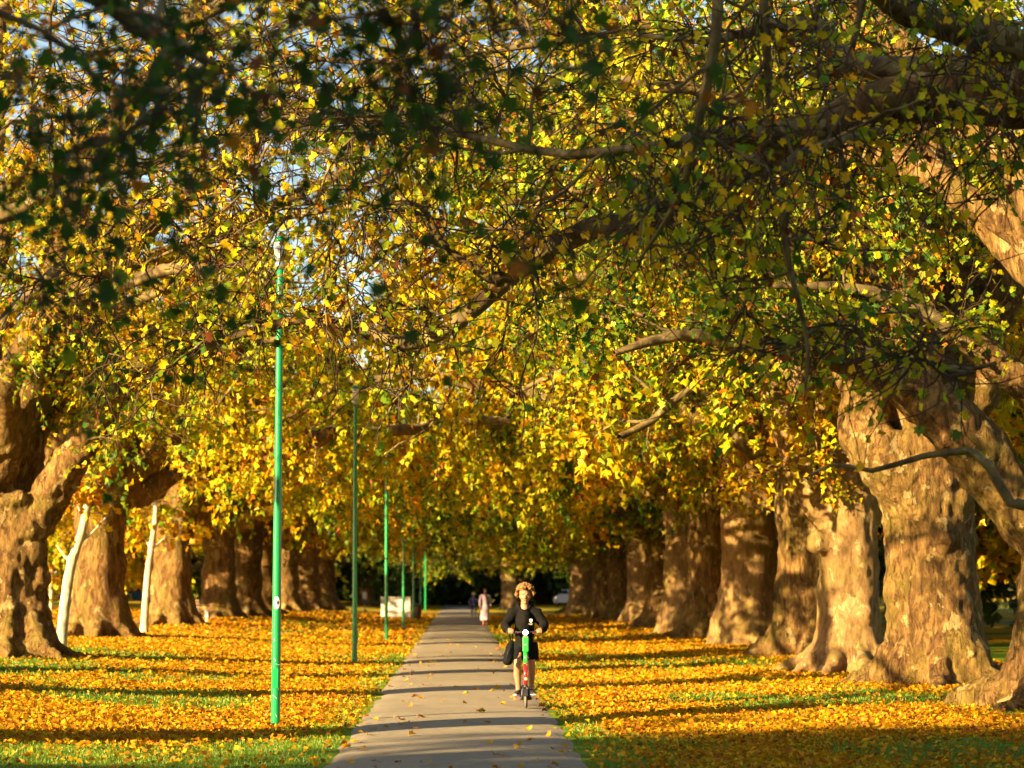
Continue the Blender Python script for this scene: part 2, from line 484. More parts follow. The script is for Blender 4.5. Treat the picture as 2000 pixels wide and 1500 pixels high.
class Tree:
    def __init__(s, seed):
        s.rng = random.Random(seed); s.seed = seed
        s.limbs = []; s.branches = []; s.twigs = []; s.leaves = []    # leaves: (pos, dir, tone, size)
        s.solid = MB()
    def trunk(s, r=0.75, h=4.2, lean=(0, 0), flare=1.0, roots=9):
        rng = s.rng
        pts = []; rad = []
        for k in range(9):
            t = k / 8; z = -0.25 + (h + 0.25) * t
            pts.append(Vector((lean[0] * t * t, lean[1] * t * t, z)))
            rad.append(r * (1.0 + 0.30 * flare * math.exp(-max(z, 0) / 0.5) + 0.10 * (t - 0.45) ** 2 * 4 - 0.08 * math.sin(t * 3)))
        s.solid.tube(pts, rad, 24)
        for k in range(roots):
            a = 2 * PI * (k + rng.uniform(-.3, .3)) / roots
            L = r * rng.uniform(1.75, 2.6) * (0.6 + 0.4 * flare); c, sn = math.cos(a), math.sin(a)
            q = [(c * r * .55, sn * r * .55, rng.uniform(0.9, 1.5)), (c * r * 1.0, sn * r * 1.0, 0.42), (c * L * .72, sn * L * .72, 0.08), (c * L, sn * L, -0.12)]
            P, Q = resample(q, [r * .28, r * .28, r * .18, r * .07], 0.3)
            s.solid.tube(P, Q, 10)
        for k in range(rng.randint(5, 9)):                      # burls
            a = rng.uniform(0, 2 * PI); z = rng.uniform(0.8, h * .95); b = r * rng.uniform(.18, .36)
            t = z / h
            s.solid.ball((lean[0] * t * t + math.cos(a) * r * .86, lean[1] * t * t + math.sin(a) * r * .86, z), (b, b, b * rng.uniform(.9, 1.7)), 10, 7)
        s.r, s.h, s.lean = r, h, lean
    def limb(s, pts, rad, raw=False, spawn=None, dens=1.0):
        P, Q = resample(pts, rad, 0.45)
        if not raw:
            w = [Vector((0, 0, 0))]
            for i in range(len(P) - 1): w.append(w[-1] * 0.75 + rv(s.rng) * min(0.10, Q[i + 1] * 0.5))
            P = [p + q for p, q in zip(P, w)]
        k = next((i for i, q in enumerate(Q) if q < 0.19), len(Q))
        if k >= 2: s.solid.tube(P[:k + 1], Q[:k + 1], 12)
        if k < len(P) - 1:
            k0 = max(0, k - 2)
            s.branches.append((P[k0:], Q[k0:]))
        if spawn != -1: s.limbs.append((P, Q, spawn, dens))
    def auto_limbs(s, n, reach=(8, 11), up=(0.25, 1.1), az0=None, lr=1.0):
        rng = s.rng
        a0 = rng.uniform(0, 2 * PI) if az0 is None else az0
        for k in range(n):
            a = a0 + 2 * PI * (k + rng.uniform(-.25, .25)) / n
            el = up[0] + (up[1] - up[0]) * ((k * 0.618) % 1) ** .85
            L = rng.uniform(*reach) * (1.12 if el < .5 else 1.0)
            c, sn = math.cos(a), math.sin(a)
            b = Vector((s.lean[0] * .95 + c * s.r * .3, s.lean[1] * .95 + sn * s.r * .3, s.h * rng.uniform(.74, .95)))
            hz, vt = math.cos(el), math.sin(el)
            q = [b, b + Vector((c * hz, sn * hz, vt * 1.1)) * L * .22, b + Vector((c * hz, sn * hz, vt * .95)) * L * .5,
                 b + Vector((c * hz, sn * hz, vt * .78)) * L * .78, b + Vector((c * hz * 1.02, sn * hz * 1.02, vt * .62 - (.10 if el < .55 else 0))) * L]
            r0 = rng.uniform(.22, .32) * s.r / .75 * lr
            s.limb(q, [r0 * 1.25, r0, r0 * .62, r0 * .34, .05])
    def foliate(s, per_m=1.7, blen=(2.2, 4.2), twigs=(8, 12), nleaf=(8, 14), size=(.15, .24), tone=(0.46, 0.16), zfloor=2.6,
                drop=.07, bare=0.15, tfrom=0.22, brad=.035, tseg=6, trad=.0085):
        rng = s.rng; tf0 = tfrom; pm0 = per_m
        for P, Q, sp_, dn in s.limbs:
            tfrom = tf0 if sp_ is None else sp_; per_m = pm0 * dn
            L = sum((P[i + 1] - P[i]).length for i in range(len(P) - 1))
            nb = max(3, int(L * per_m))
            for b in range(nb):
                t = tfrom + (1 - tfrom) * (b + rng.random()) / nb
                i = min(int(t * (len(P) - 1)), len(P) - 2)
                tan = (P[i + 1] - P[i]).normalized()
                d = rv(rng); d = (d - tan * d.dot(tan)).normalized() + tan * rng.uniform(.2, .9) + Vector((0, 0, rng.uniform(-.35, .25)))
                bl = rng.uniform(*blen) * (1 - .3 * t)
                if P[i].z < zfloor + 1.2: d.z = abs(d.z) * .4
                bp, br = grow(P[i], d, bl, min(brad, max(.014, Q[i] * .55)), .008, 7, .20, drop * rng.uniform(.2, 1.6), rng)
                if min(q.z for q in bp) < zfloor:
                    bp = [Vector((q.x, q.y, max(q.z, zfloor + .25 * math.sin(q.x * 3) * math.cos(q.y * 2.3)))) for q in bp]
                s.branches.append((bp, br))
                ctone = tone[0] + rng.gauss(0, tone[1] * .75)
                for w in range(rng.randint(*twigs)):
                    u = rng.uniform(.12, 1); j = min(int(u * 7), 6)
                    bt = (bp[j + 1] - bp[j]).normalized()
                    d2 = rv(rng); d2 = (d2 - bt * d2.dot(bt)).normalized() * .9 + bt * rng.uniform(.2, .9) + Vector((0, 0, -.15))
                    st = bp[j] + (bp[j + 1] - bp[j]) * (u * 7 - j if u * 7 - j <= 1 else 1)
                    tl = rng.uniform(.55, 1.35)
                    tp, tr = grow(st, d2, tl, trad, trad * .4, tseg, .32 if tseg > 4 else .45, drop * 1.3, rng)
                    s.twigs.append((tp, tr))
                    if rng.random() < bare: continue
                    nl = rng.randint(*nleaf)
                    for q in range(nl):
                        uu = (q + .7) / nl * tseg; jj = min(int(uu), tseg - 1)
                        c = tp[jj] + (tp[jj + 1] - tp[jj]) * (uu - jj)
                        ld = (tp[jj + 1] - tp[jj]).normalized() * .5 + rv(rng) * .55 + Vector((0, 0, -.45))
                        off = ld.normalized() * rng.uniform(.03, .08)
                        s.leaves.append((c + off, ld, ctone + rng.gauss(0, tone[1] * .7), rng.uniform(*size)))
    def meshes(s, lod=1, voxel=.075, mat=None, leafmat=None, bump=1.0, sides=(6, 3)):
        V, N, F = remesh(s.solid, voxel, 5)
        z = V[:, 2]
        low = sstep(5.5, 3.5, z)
        p1 = V * np.array([2.6, 2.6, .55]); p2 = V * np.array([6, 6, 3.0]); p3 = V * 1.9; p4 = V * np.array([11, 11, 6.])
        d = (fbm(p1, 2, s.seed) - .5) * .26 * (.35 + .65 * low) + (vnoise(p3, s.seed + 9) ** 3) * .12 * low
        d = d + ((1 - np.abs(vnoise(p2, s.seed + 5) * 2 - 1)) * .085 - .05 + (vnoise(p4, s.seed + 6) - .5) * .05) * (.3 + .7 * low)
        V = V + N * (d * bump)[:, None]
        me_t = mesh_np('trunk', V, F, mat or M_BARK, True)
        me_b = me_l = None
        if s.branches:
            V1, F1 = batch_tubes(s.branches, sides[0])
            if s.twigs:
                V2, F2 = batch_tubes(s.twigs, sides[1])
                mi = np.concatenate([np.zeros(len(F1)), np.ones(len(F2))])
                V1, F1 = np.concatenate([V1, V2]), np.concatenate([F1, F2 + len(V1)])
            else: mi = np.zeros(len(F1))
            me_b = mesh_np('branches', V1, [F1], [M_LIMB, M_TWIG], True, None, mi)
        if s.leaves:
            g = np.random.default_rng(s.seed)
            pos = np.array([tuple(l[0]) for l in s.leaves]); dr = np.array([tuple(l[1]) for l in s.leaves])
            tone = np.clip(np.array([l[2] for l in s.leaves]), 0, 1); sz = np.array([l[3] for l in s.leaves])
            nr = g.normal(size=pos.shape) + np.array([-.25, -.25, .5])
            cu = g.uniform(-.3, 1.3, len(pos))
            br = g.random(len(pos)) < .055; tone[br] = g.uniform(.82, 1, br.sum()); cu[br] *= 2.6
            s.arr = (pos, dr, nr, sz, cu, tone)
            me_l = leaf_mesh('crown', *s.arr, lod, leafmat or M_LEAF) if lod >= 0 else None
        return me_t, me_b, me_l

N_TREES = 0
def place(meshes, loc, rz=0.0, s=1.0, label='', group=None, name='plane_tree', cat='tree', zs=1.0):
    global N_TREES
    N_TREES += 1
    e = empty(name, (loc[0], loc[1], gz(loc[0], loc[1]) if len(loc) < 3 else loc[2]), rz, s)
    tag(e, label, cat, group)
    e.scale.z *= zs
    t = obj('trunk', meshes[0], e)
    if meshes[1]: tag(obj('branches', meshes[1], e), kind='stuff')
    c = tag(obj('crown', meshes[2], e), kind='stuff') if meshes[2] else None
    return e, c

LEAF_PART = {}
def leaf_parts(tree, e, crown, lod, limit=300, mat=None):
    """the leaves of this crown that show largest become objects of their own"""
    pos, dr, nr, sz, cu, tone = tree.arr
    W0 = np.array(e.location)
    wp = pos + W0
    inv = np.array(CAM_M.inverted())
    c = wp @ inv[:3, :3].T + inv[:3, 3]
    dep = -c[:, 2]
    u = c[:, 0] / np.maximum(dep, .1) * F_PX; v = c[:, 1] / np.maximum(dep, .1) * F_PX
    ok = (dep > 4) & (np.abs(u) < 1000) & (np.abs(v) < 750)
    sc = np.where(ok, sz / np.maximum(dep, .1), 0)
    idx = np.argsort(-sc)[:limit]; idx = idx[sc[idx] > 0]
    keep = np.ones(len(pos), bool); keep[idx] = False
    if not len(idx): return
    old = crown.data
    crown.data = leaf_mesh('crown', pos[keep], dr[keep], nr[keep], sz[keep], cu[keep], tone[keep], lod, mat or M_LEAF)
    bpy.data.meshes.remove(old)
    for i in idx:
        key = (int(tone[i] * 7.99), int(np.clip(cu[i], 0, 2.9)), id(mat))
        if key not in LEAF_PART:
            z = np.zeros((1, 3))
            LEAF_PART[key] = leaf_mesh('leaf', z, np.array([[0, 1., 0]]), np.array([[0, 0, 1.]]), np.array([1.]), np.array([.3 + key[1]]), np.array([(key[0] + .5) / 8]), 0, mat or M_LEAF)
        o = obj('leaf', LEAF_PART[key], crown)
        d = Vector(dr[i]).normalized(); n = Vector(nr[i]); n = (n - d * n.dot(d)).normalized(); sx = d.cross(n)
        M = Matrix((sx, d, n)).transposed().to_4x4()
        o.matrix_local = Matrix.Translation(Vector(pos[i])) @ M @ Matrix.Scale(float(sz[i]), 4)

def hero(tree, loc, label, group, lod=0, parts=300, name='plane_tree', mat=None, leafmat=None, voxel=.06, bump=1.0):
    z = gz(*loc)
    if lod == 3: tree.twigs = [w for w in tree.twigs if tree.rng.random() < .6]
    me = tree.meshes(lod, voxel, mat, leafmat, bump, (5, 3))
    e, c = place(me, loc, 0, 1, label, group, name)
    if parts: leaf_parts(tree, e, c, lod, parts, leafmat)
    return e

def local(loc, L):
    b = Vector((loc[0], loc[1], gz(*loc)))
    return [q - b for q in L]

ROW_L = 'old plane trees in the row on the lamp post side'
ROW_R = 'old plane trees in the row on the scooter side'

# --- tree overhanging from outside the frame, its limbs cross the top of the picture
LR0 = (9.2, 24.5)
T = Tree(101); T.trunk(.8, 5.0, (-.5, -.2))
def lp(T_loc, pts): return local(T_loc, [px(x, y, Y) for x, y, Y in pts])
T.limb([(-.4, -.2, 4.6)] + lp(LR0, [(2100, 215, 24.5), (1980, 200, 24.4), (1800, 190, 24.2), (1680, 215, 24), (1580, 262, 23.8), (1450, 262, 23.5), (1300, 280, 23)]), [.46, .34, .30, .27, .24, .20, .12, .05], True, .35, .8)
T.limb(lp(LR0, [(1600, 255, 23.8), (1500, 300, 24.4), (1390, 360, 25), (1270, 430, 26), (1160, 442, 26.5), (1060, 495, 27), (1000, 535, 27.2), (930, 598, 27.4), (860, 650, 27.6), (795, 672, 27.8), (700, 645, 28), (605, 620, 28.2), (520, 640, 28.3), (430, 665, 28.4), (330, 715, 28.5), (290, 735, 28.6)]),
       [.16, .155, .15, .145, .14, .13, .12, .105, .09, .08, .072, .07, .062, .05, .036, .018], True, .25, .85)
T.limb(lp(LR0, [(1000, 535, 27.2), (960, 545, 27.1), (900, 505, 27), (860, 470, 26.9), (835, 420, 26.8), (800, 395, 26.7), (700, 400, 26.6)]), [.065, .058, .052, .046, .04, .032, .024], True, .1, 1.0)
T.limb(lp(LR0, [(2120, 110, 24.3), (1980, 90, 23.5), (1860, 50, 23), (1760, 20, 22.6), (1680, -40, 22)]), [.30, .21, .17, .13, .07], True)
T.limb(lp(LR0, [(2080, 140, 24.4), (1900, 130, 24.8), (1760, 135, 25), (1680, 125, 25.2), (1630, 100, 25.4), (1600, 50, 25.4), (1510, 50, 25.6), (1380, 80, 26), (1200, 60, 26.6)]), [.22, .17, .15, .13, .12, .09, .08, .05, .02], True)
T.limb(lp(LR0, [(1405, -80, 20), (1398, 70, 20), (1378, 175, 20.1), (1362, 245, 20.2), (1338, 350, 20.4), (1300, 430, 20.8), (1240, 520, 21.2)]), [.055, .05, .045, .042, .035, .025, .012], True)
T.limb(lp(LR0, [(1490, -80, 20.4), (1494, 60, 20.4), (1502, 180, 20.5), (1500, 260, 20.6), (1470, 330, 20.8)]), [.045, .042, .038, .03, .014], True)
T.limb(lp(LR0, [(1700, -60, 21), (1672, 60, 21), (1650, 130, 21), (1600, 150, 21), (1560, 130, 21)]), [.035, .032, .028, .022, .012], True)
T.limb(lp(LR0, [(1720, 255, 23.8), (1560, 300, 21), (1530, 350, 20.6), (1532, 470, 20.6), (1560, 590, 20.7), (1578, 680, 20.8), (1570, 790, 20.9)]), [.05, .04, .036, .032, .026, .02, .008], True, .2, .22)
T.limb(lp(LR0, [(2120, 960, 22), (2000, 1000, 22), (1960, 985, 22), (1915, 905, 22), (1880, 880, 22), (1800, 890, 22), (1700, 922, 22.1), (1620, 905, 22.2), (1560, 940, 22.3)]), [.06, .055, .05, .044, .036, .030, .024, .016, .006], False, .3, .9)
T.limb(lp(LR0, [(1340, 275, 23.2), (1100, 300, 24), (900, 262, 25), (700, 235, 26), (480, 262, 27), (300, 330, 28), (150, 400, 28.6)]), [.05, .045, .04, .034, .028, .02, .01], True, .05, 1.6)
T.limb(lp(LR0, [(1220, 62, 26.6), (950, 100, 27), (700, 122, 28), (450, 92, 29), (200, 130, 30), (20, 160, 31)]), [.04, .036, .032, .026, .02, .01], True, .05, 1.6)
T.limb(lp(LR0, [(720, 398, 26.6), (560, 425, 27.5), (380, 470, 28.3), (220, 545, 29), (80, 600, 29.5)]), [.03, .027, .023, .017, .008], True, .05, 1.6)
T.limb([(-.3, -.2, 4.4), (-2, -2.5, 6.6), (-4.8, -5, 7.6), (-7.5, -6.5, 7.8)], [.30, .2, .12, .04])
T.limb([(0, 0, 4.4), (1, .5, 7), (2, 1, 11)], [.4, .3, .12])
T.foliate(2.7, (.8, 2.0), (10, 14), (3, 6), (.07, .118), (.33, .15), zfloor=3.8, bare=.38, tfrom=.12, brad=.022, tseg=5, trad=.011)
hero(T, LR0, 'massive plane tree whose dark mottled limbs hang across the path before the scooter rider', ROW_R, lod=1, voxel=.11)

# --- A: the trunk at the edge of the frame with the long golden limb
LA = (8.75, 35.0)
T = Tree(102); T.trunk(.78, 5.6, (.55, .3), 1.25, 10)
T.limb([(.15, -.1, 1.9)] + lp(LA, [(2010, 1010, 34.8), (1920, 890, 34.6), (1840, 810, 34.4), (1740, 735, 34.2), (1640, 695, 34), (1540, 680, 33.8), (1440, 672, 33.6), (1330, 652, 33.4), (1200, 690, 33)]), [.45, .44, .41, .37, .31, .24, .18, .14, .10, .04], True, .5)
T.limb(lp(LA, [(2080, 830, 35.2), (1990, 745, 35.1), (1920, 690, 35), (1850, 640, 34.9), (1760, 590, 34.8), (1650, 560, 34.6), (1500, 560, 34.4)]), [.30, .24, .21, .18, .13, .09, .03], True)
T.limb([(.6, .3, 5.2), (.3, .2, 7.6), (-.6, .2, 9.6), (-2.2, .3, 11.5), (-5, .3, 12.5)], [.6, .42, .3, .2, .06])
T.limb([(.5, .4, 5.0), (-.6, 2.2, 7.2), (-3, 4.0, 8.4), (-6.5, 5.2, 8.3)], [.4, .26, .16, .05])
T.limb([(.6, .4, 5.2), (2, 2, 9), (3.5, 3, 13)], [.4, .26, .06])
T.limb([(.6, .3, 5.2), (-2, 2, 10), (-6, 4, 13), (-11, 6, 14.5)], [.34, .24, .15, .05])
T.limb([(.6, .3, 5.2), (-1.5, 2, 8), (-5, 5, 9.4), (-9.5, 7.5, 9.6)], [.32, .22, .14, .04], dens=1.3)
T.foliate(1.8, (1.3, 2.8), (12, 17), (7, 11), (.075, .125), (.29, .13), zfloor=5.4, bare=.2, tfrom=.34, brad=.026)
hero(T, LA, 'plane tree with rough orange bark and a thick golden limb over the lawn', ROW_R, lod=1, mat=M_BARK, voxel=.065)

# --- B: the widest burred trunk
LB = (8.35, 43.0)
T = Tree(103); T.trunk(.78, 4.4, (-.15, 0), .9, 8)
T.limb([(-.2, -.1, 2.9), (-1.15, -.2, 4.4), (-1.7, -.2, 6.0), (-2.9, -.3, 7.4), (-5.2, -.5, 8.6), (-7.5, -.6, 8.4)], [.55, .46, .36, .26, .15, .05])
T.limb([(.1, 0, 3.6), (.35, .1, 6.0), (.15, .1, 8.5), (-.8, 0, 11.5), (-2.5, 0, 14)], [.75, .55, .42, .25, .06])
T.limb([(.2, 0, 4.0), (1.1, -.6, 6.6), (1.9, -1, 9.5), (2.6, -1.5, 12)], [.45, .34, .22, .06])
T.limb([(-.1, .1, 4.0), (-1.6, 1.8, 6.5), (-4, 3, 7.6), (-7, 3.5, 7.2)], [.42, .28, .17, .05])
T.limb([(-.1, -.1, 4.2), (-1.2, -2.2, 7.5), (-3.4, -4, 9.2), (-6.4, -5, 9.6)], [.40, .26, .15, .05])
T.limb([(0, 0, 4.2), (-2, 1, 9), (-6, 2, 12.5), (-11.5, 3, 14)], [.36, .26, .16, .05])
T.limb([(0, 0, 4.2), (-2, 1, 7.8), (-5.5, 2, 9.8), (-9.5, 2.4, 10.6)], [.34, .24, .15, .05], dens=1.3)
T.limb([(0, 0, 4.2), (-1, -2, 10), (-4, -4, 14), (-9, -5, 16.5)], [.36, .26, .16, .05])
T.foliate(1.8, (1.5, 3.0), (12, 17), (9, 14), (.08, .135), (.33, .15), zfloor=4.4, bare=.15, tfrom=.36, tseg=4)
hero(T, LB, 'broadest plane tree, dark burred barrel trunk next to the pale forked one', ROW_R, lod=3, parts=0, voxel=.06)

# --- C: paler smooth trunk, forked
LC = (7.85, 49.5)
T = Tree(104); T.trunk(.62, 4.6, (.05, 0), 1.5, 9)
T.limb([(-.25, 0, 2.2), (-.62, -.1, 3.1), (-1.15, -.1, 4.2), (-1.6, -.1, 5.4), (-2.2, -.1, 6.0), (-3.6, -.2, 5.9), (-5.2, -.3, 6.0), (-6.6, -.4, 5.5)], [.30, .29, .27, .24, .2, .15, .10, .04])
T.limb([(0, 0, 4.0), (-.15, 0, 5.6), (-.5, 0, 7.2), (-1.2, .1, 9), (-2.6, .2, 11)], [.52, .42, .34, .22, .06])
T.limb([(.2, 0, 2.9), (.72, .1, 3.8), (.95, .2, 5.2), (1.2, .3, 8), (1.6, .3, 11)], [.34, .33, .30, .22, .06])
T.limb([(-.3, -.2, 2.6), (-.66, -.25, 2.75)], [.22, .2])
T.limb([(0, .1, 4.2), (-1.2, 2, 6.6), (-3.6, 3.5, 7.6), (-6.4, 4.4, 7.2)], [.36, .24, .14, .05])
T.limb([(0, -.1, 4.2), (-1.0, -2, 7.2), (-3.2, -3.5, 9.2), (-6.2, -4.4, 9.8)], [.34, .22, .13, .05])
T.limb([(0, 0, 4.2), (-2, -1, 9.5), (-6, -2, 13), (-11, -2, 15)], [.34, .24, .15, .05])
T.limb([(0, 0, 4.2), (-1, 2, 10), (-4, 4, 14.5), (-9, 5, 17.5)], [.34, .24, .15, .05])
T.limb([(0, 0, 4.2), (-2, 3, 10), (-6, 8, 15), (-10, 12, 18)], [.34, .24, .15, .05])
T.limb([(0, 0, 4.2), (-2, 3, 9), (-5, 6, 12), (-9, 9, 13.4)], [.34, .24, .15, .05], dens=1.3)
for a, z in ((-1.7, 3.5), (-1.3, 4.4), (-2.2, 3.9)):
    T.solid.torus((math.cos(a) * .60, math.sin(a) * .60, z), .09, .045, 'y', 14, 8)
T.foliate(1.8, (1.5, 3.0), (12, 17), (9, 14), (.08, .135), (.38, .15), zfloor=4.0, bare=.15, tfrom=.45, tseg=4)
hero(T, LC, 'pale smooth-barked plane tree with spreading root toes and branch scars, forked low into two', ROW_R, lod=3, parts=0, mat=M_BARK_PALE, bump=.6, voxel=.055)

# --- L1: forked trunk at the edge of the frame on the lamp post side
LL1 = (-9.35, 51.5)
T = Tree(105); T.trunk(.80, 3.3, (-.15, 0), 1.0, 8)
T.limb([(.1, -.1, 2.3)] + lp(LL1, [(75, 1010, 51.3), (110, 950, 51.1), (140, 895, 50.9), (180, 838, 50.7), (225, 775, 50.5), (290, 730, 50.2), (400, 690, 49.8), (560, 660, 49.2)]), [.46, .42, .38, .36, .32, .27, .2, .12, .05], True)
T.limb([(-.2, 0, 2.6)] + lp(LL1, [(-5, 950, 51.5), (0, 880, 51.5), (30, 820, 51.4), (80, 755, 51.3), (130, 700, 51.2), (230, 610, 51), (380, 540, 50.6)]), [.62, .58, .52, .46, .38, .3, .18, .05], True)
T.limb([(-.3, 0, 3.0), (-.9, 0, 5), (-.7, 0, 7.5), (.2, 0, 10.5)], [.5, .42, .33, .08])
T.limb([(-.3, .1, 3.0), (.5, 2.0, 5.6), (2.5, 4, 7.2), (5, 5.2, 7.6)], [.4, .26, .16, .05])
T.limb([(-.3, -.1, 3.2), (.8, -2.4, 6.2), (3.0, -4.6, 7.4), (5.6, -6, 7.4)], [.4, .26, .16, .05])
T.limb([(-.3, 0, 3), (2, 1, 8.5), (6, 2, 12), (11.5, 2, 14)], [.40, .26, .16, .05])
T.limb([(-.3, 0, 3), (1.5, -2, 9), (5, -5, 12.5), (9, -7, 14)], [.40, .26, .16, .05])
T.limb([(-.3, 0, 3), (1, 1, 10), (4, 3, 15), (9, 4, 18)], [.40, .26, .16, .05])
T.limb([(-.3, 0, 3), (2, 2, 8), (6, 4, 10.6), (11, 5, 12)], [.38, .24, .15, .05], dens=1.3)
T.limb([(-.3, 0, 3), (-1, 2, 10), (-1, 4, 15), (0, 6, 19)], [.40, .28, .16, .05])
T.limb([(-.3, 0, 3), (-1.5, 4, 8), (-2.5, 8, 12), (-2, 12, 15)], [.38, .26, .16, .05])
T.foliate(1.4, (1.6, 3.2), (12, 17), (10, 15), (.085, .14), (.40, .14), zfloor=3.8, bare=.1, tfrom=.36, tseg=4)
hero(T, LL1, 'leaning plane tree with a deep fork, rough bark, thick limb rising over a white sapling', ROW_L, lod=3, parts=0)

# --- LN: shaded tree beside the camera, its dark leaves hang into the top corner
LLN = (-8.6, 9.5)
T = Tree(106); T.trunk(.75, 4.6, (.2, .2))
T.limb([(.3, .3, 4.2)] + lp(LLN, [(-700, -400, 12), (-100, -120, 13), (195, -5, 13.4), (262, 52, 13.5), (335, 85, 13.6), (420, 125, 13.8)]), [.30, .18, .085, .07, .062, .05, .02], True, .5, .35)
T.limb(lp(LLN, [(335, 85, 13.6), (300, 130, 13.4), (282, 200, 13.2), (270, 245, 13), (215, 272, 12.9), (140, 298, 12.8), (112, 368, 12.7), (150, 420, 12.6), (205, 436, 12.5)]), [.03, .026, .024, .022, .02, .018, .014, .010, .006], True, .2, .35)
T.limb(lp(LLN, [(-120, -30, 12.6), (10, 30, 12.6), (85, 62, 12.6), (150, 112, 12.7), (180, 150, 12.8), (262, 200, 13)]), [.03, .024, .02, .017, .014, .008], True, .2, .3)
DARK = Tree(107)
for L, r in (([(1150, -330, 9.2), (980, -120, 9.4), (880, 40, 9.6), (800, 140, 9.8), (860, 300, 10)], .018), ([(980, -120, 9.4), (760, 20, 9.6), (640, 130, 9.8), (590, 310, 10)], .014),
             ([(760, 20, 9.6), (540, 60, 10), (460, 140, 10.2), (330, 200, 10.4)], .012), ([(-150, 60, 11), (30, 160, 11), (70, 280, 11), (60, 470, 11)], .014),
             ([(70, 280, 11), (170, 330, 11.1), (260, 420, 11.2), (330, 500, 11.2)], .010), ([(1000, -100, 9.4), (1010, 60, 9.6), (1060, 180, 9.7)], .010),
             ([(-100, 330, 11), (10, 470, 11), (40, 540, 11)], .010)):
    DARK.limb(lp(LLN, L), [r * (1 - .8 * k / (len(L) - 1)) for k in range(len(L))], True, .15, 1.9 if L[0][0] > 600 else .8)
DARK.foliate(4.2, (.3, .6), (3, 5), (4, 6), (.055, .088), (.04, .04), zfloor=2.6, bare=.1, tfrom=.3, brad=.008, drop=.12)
for a, el in ((2.0, .6), (2.6, .4), (3.2, .9), (4.2, .6), (5.0, .4), (1.6, 1.2)):
    L = 8.5; c, sn = math.cos(a), math.sin(a); hz, vt = math.cos(el), math.sin(el)
    T.limb([(.2, .2, 4.2), (c * hz * L * .3, sn * hz * L * .3, 4.4 + vt * L * .35), (c * hz * L * .65, sn * hz * L * .65, 4.4 + vt * L * .65), (c * hz * L, sn * hz * L, 4.2 + vt * L * .75)], [.32, .24, .14, .04])
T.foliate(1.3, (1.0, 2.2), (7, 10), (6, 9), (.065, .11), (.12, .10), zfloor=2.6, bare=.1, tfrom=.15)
T.branches += DARK.branches; T.twigs += DARK.twigs; T.leaves += DARK.leaves
hero(T, LLN, 'deeply shaded plane tree whose dark green leaves hang into view above the lamp posts', ROW_L, lod=3, parts=300, voxel=.16)

# --- prototypes for the rest of the avenue
def proto(seed, r, h, nl, tone, dens=1.55, lod=3, zf=3.2, mat=None, leafmat=None, nleaf=(12, 17), twigs=(13, 17), reach=(9, 14.5), up=(.18, 1.15), roots=9, flare=1.0, size=(.11, .18), bare=.08, lean=(0, 0), blen=(2.0, 4.2), tseg=3, lr=1.0, keep=.3):
    t = Tree(seed); t.trunk(r, h, lean, flare, roots)
    t.auto_limbs(nl, reach, up, lr=lr)
    t.foliate(dens, blen, twigs, nleaf, size, tone, zfloor=zf, bare=bare, tfrom=.28, tseg=tseg)
    t.twigs = [w for w in t.twigs if t.rng.random() < keep]
    return t.meshes(lod, .14, mat, leafmat, 1.0, (5, 3))
P1 = proto(201, .70, 4.2, 15, (.35, .14))
PL = proto(211, .68, 4.0, 13, (.40, .14), dens=1.05, zf=3.4)
P3 = proto(203, .72, 4.6, 15, (.32, .15), mat=M_BARK_PALE)
PS = proto(204, .72, 5.2, 6, (.36, .14), dens=.45, zf=7.0, up=(.6, 1.25), nleaf=(4, 7), twigs=(7, 10), reach=(9, 12), lr=.5, bare=.25)
PD = proto(205, .70, 3.4, 12, (.35, .3), dens=1.8, lod=2, zf=1.4, leafmat=M_GREEN, keep=.1, size=(.28, .44), nleaf=(8, 11), twigs=(7, 9), reach=(8, 11), up=(0.0, 1.25))
def column_tree(seed, H, rad):  # dense column form, shaped to shade the near limbs and lawn
    t = Tree(seed); t.trunk(.42, H * .5, (0, 0), .8, 6)
    t.limb([(0, 0, H * .45), (.1, .1, H * .75), (0, 0, H)], [.34, .2, .05], spawn=-1)
    for k in range(46):
        z = 1.2 + (H - 2.2) * (k + .5) / 46; a = k * 2.4; L = rad * (.55 + .45 * math.sin(PI * min(1, (z / H) ** .7))) * t.rng.uniform(.8, 1.1)
        c, sn = math.cos(a), math.sin(a)
        t.limb([(0, 0, z), (c * L * .5, sn * L * .5, z + .5), (c * L, sn * L, z + .3)], [.09, .06, .03], spawn=.1)
    t.foliate(1.5, (1.2, 2.4), (6, 8), (6, 9), (.30, .46), (.35, .3), zfloor=.6, bare=.05, tseg=2)
    return t.meshes(2, .115, None, M_GREEN, 1.0, (5, 3))
PC = column_tree(207, 23.0, 5.6)
PY = proto(206, .40, 2.6, 10, (.47, .12), dens=1.8, lod=2, zf=1.7, keep=.15, size=(.20, .32), nleaf=(10, 13), twigs=(8, 10), reach=(6, 8.5), up=(.1, 1.25))

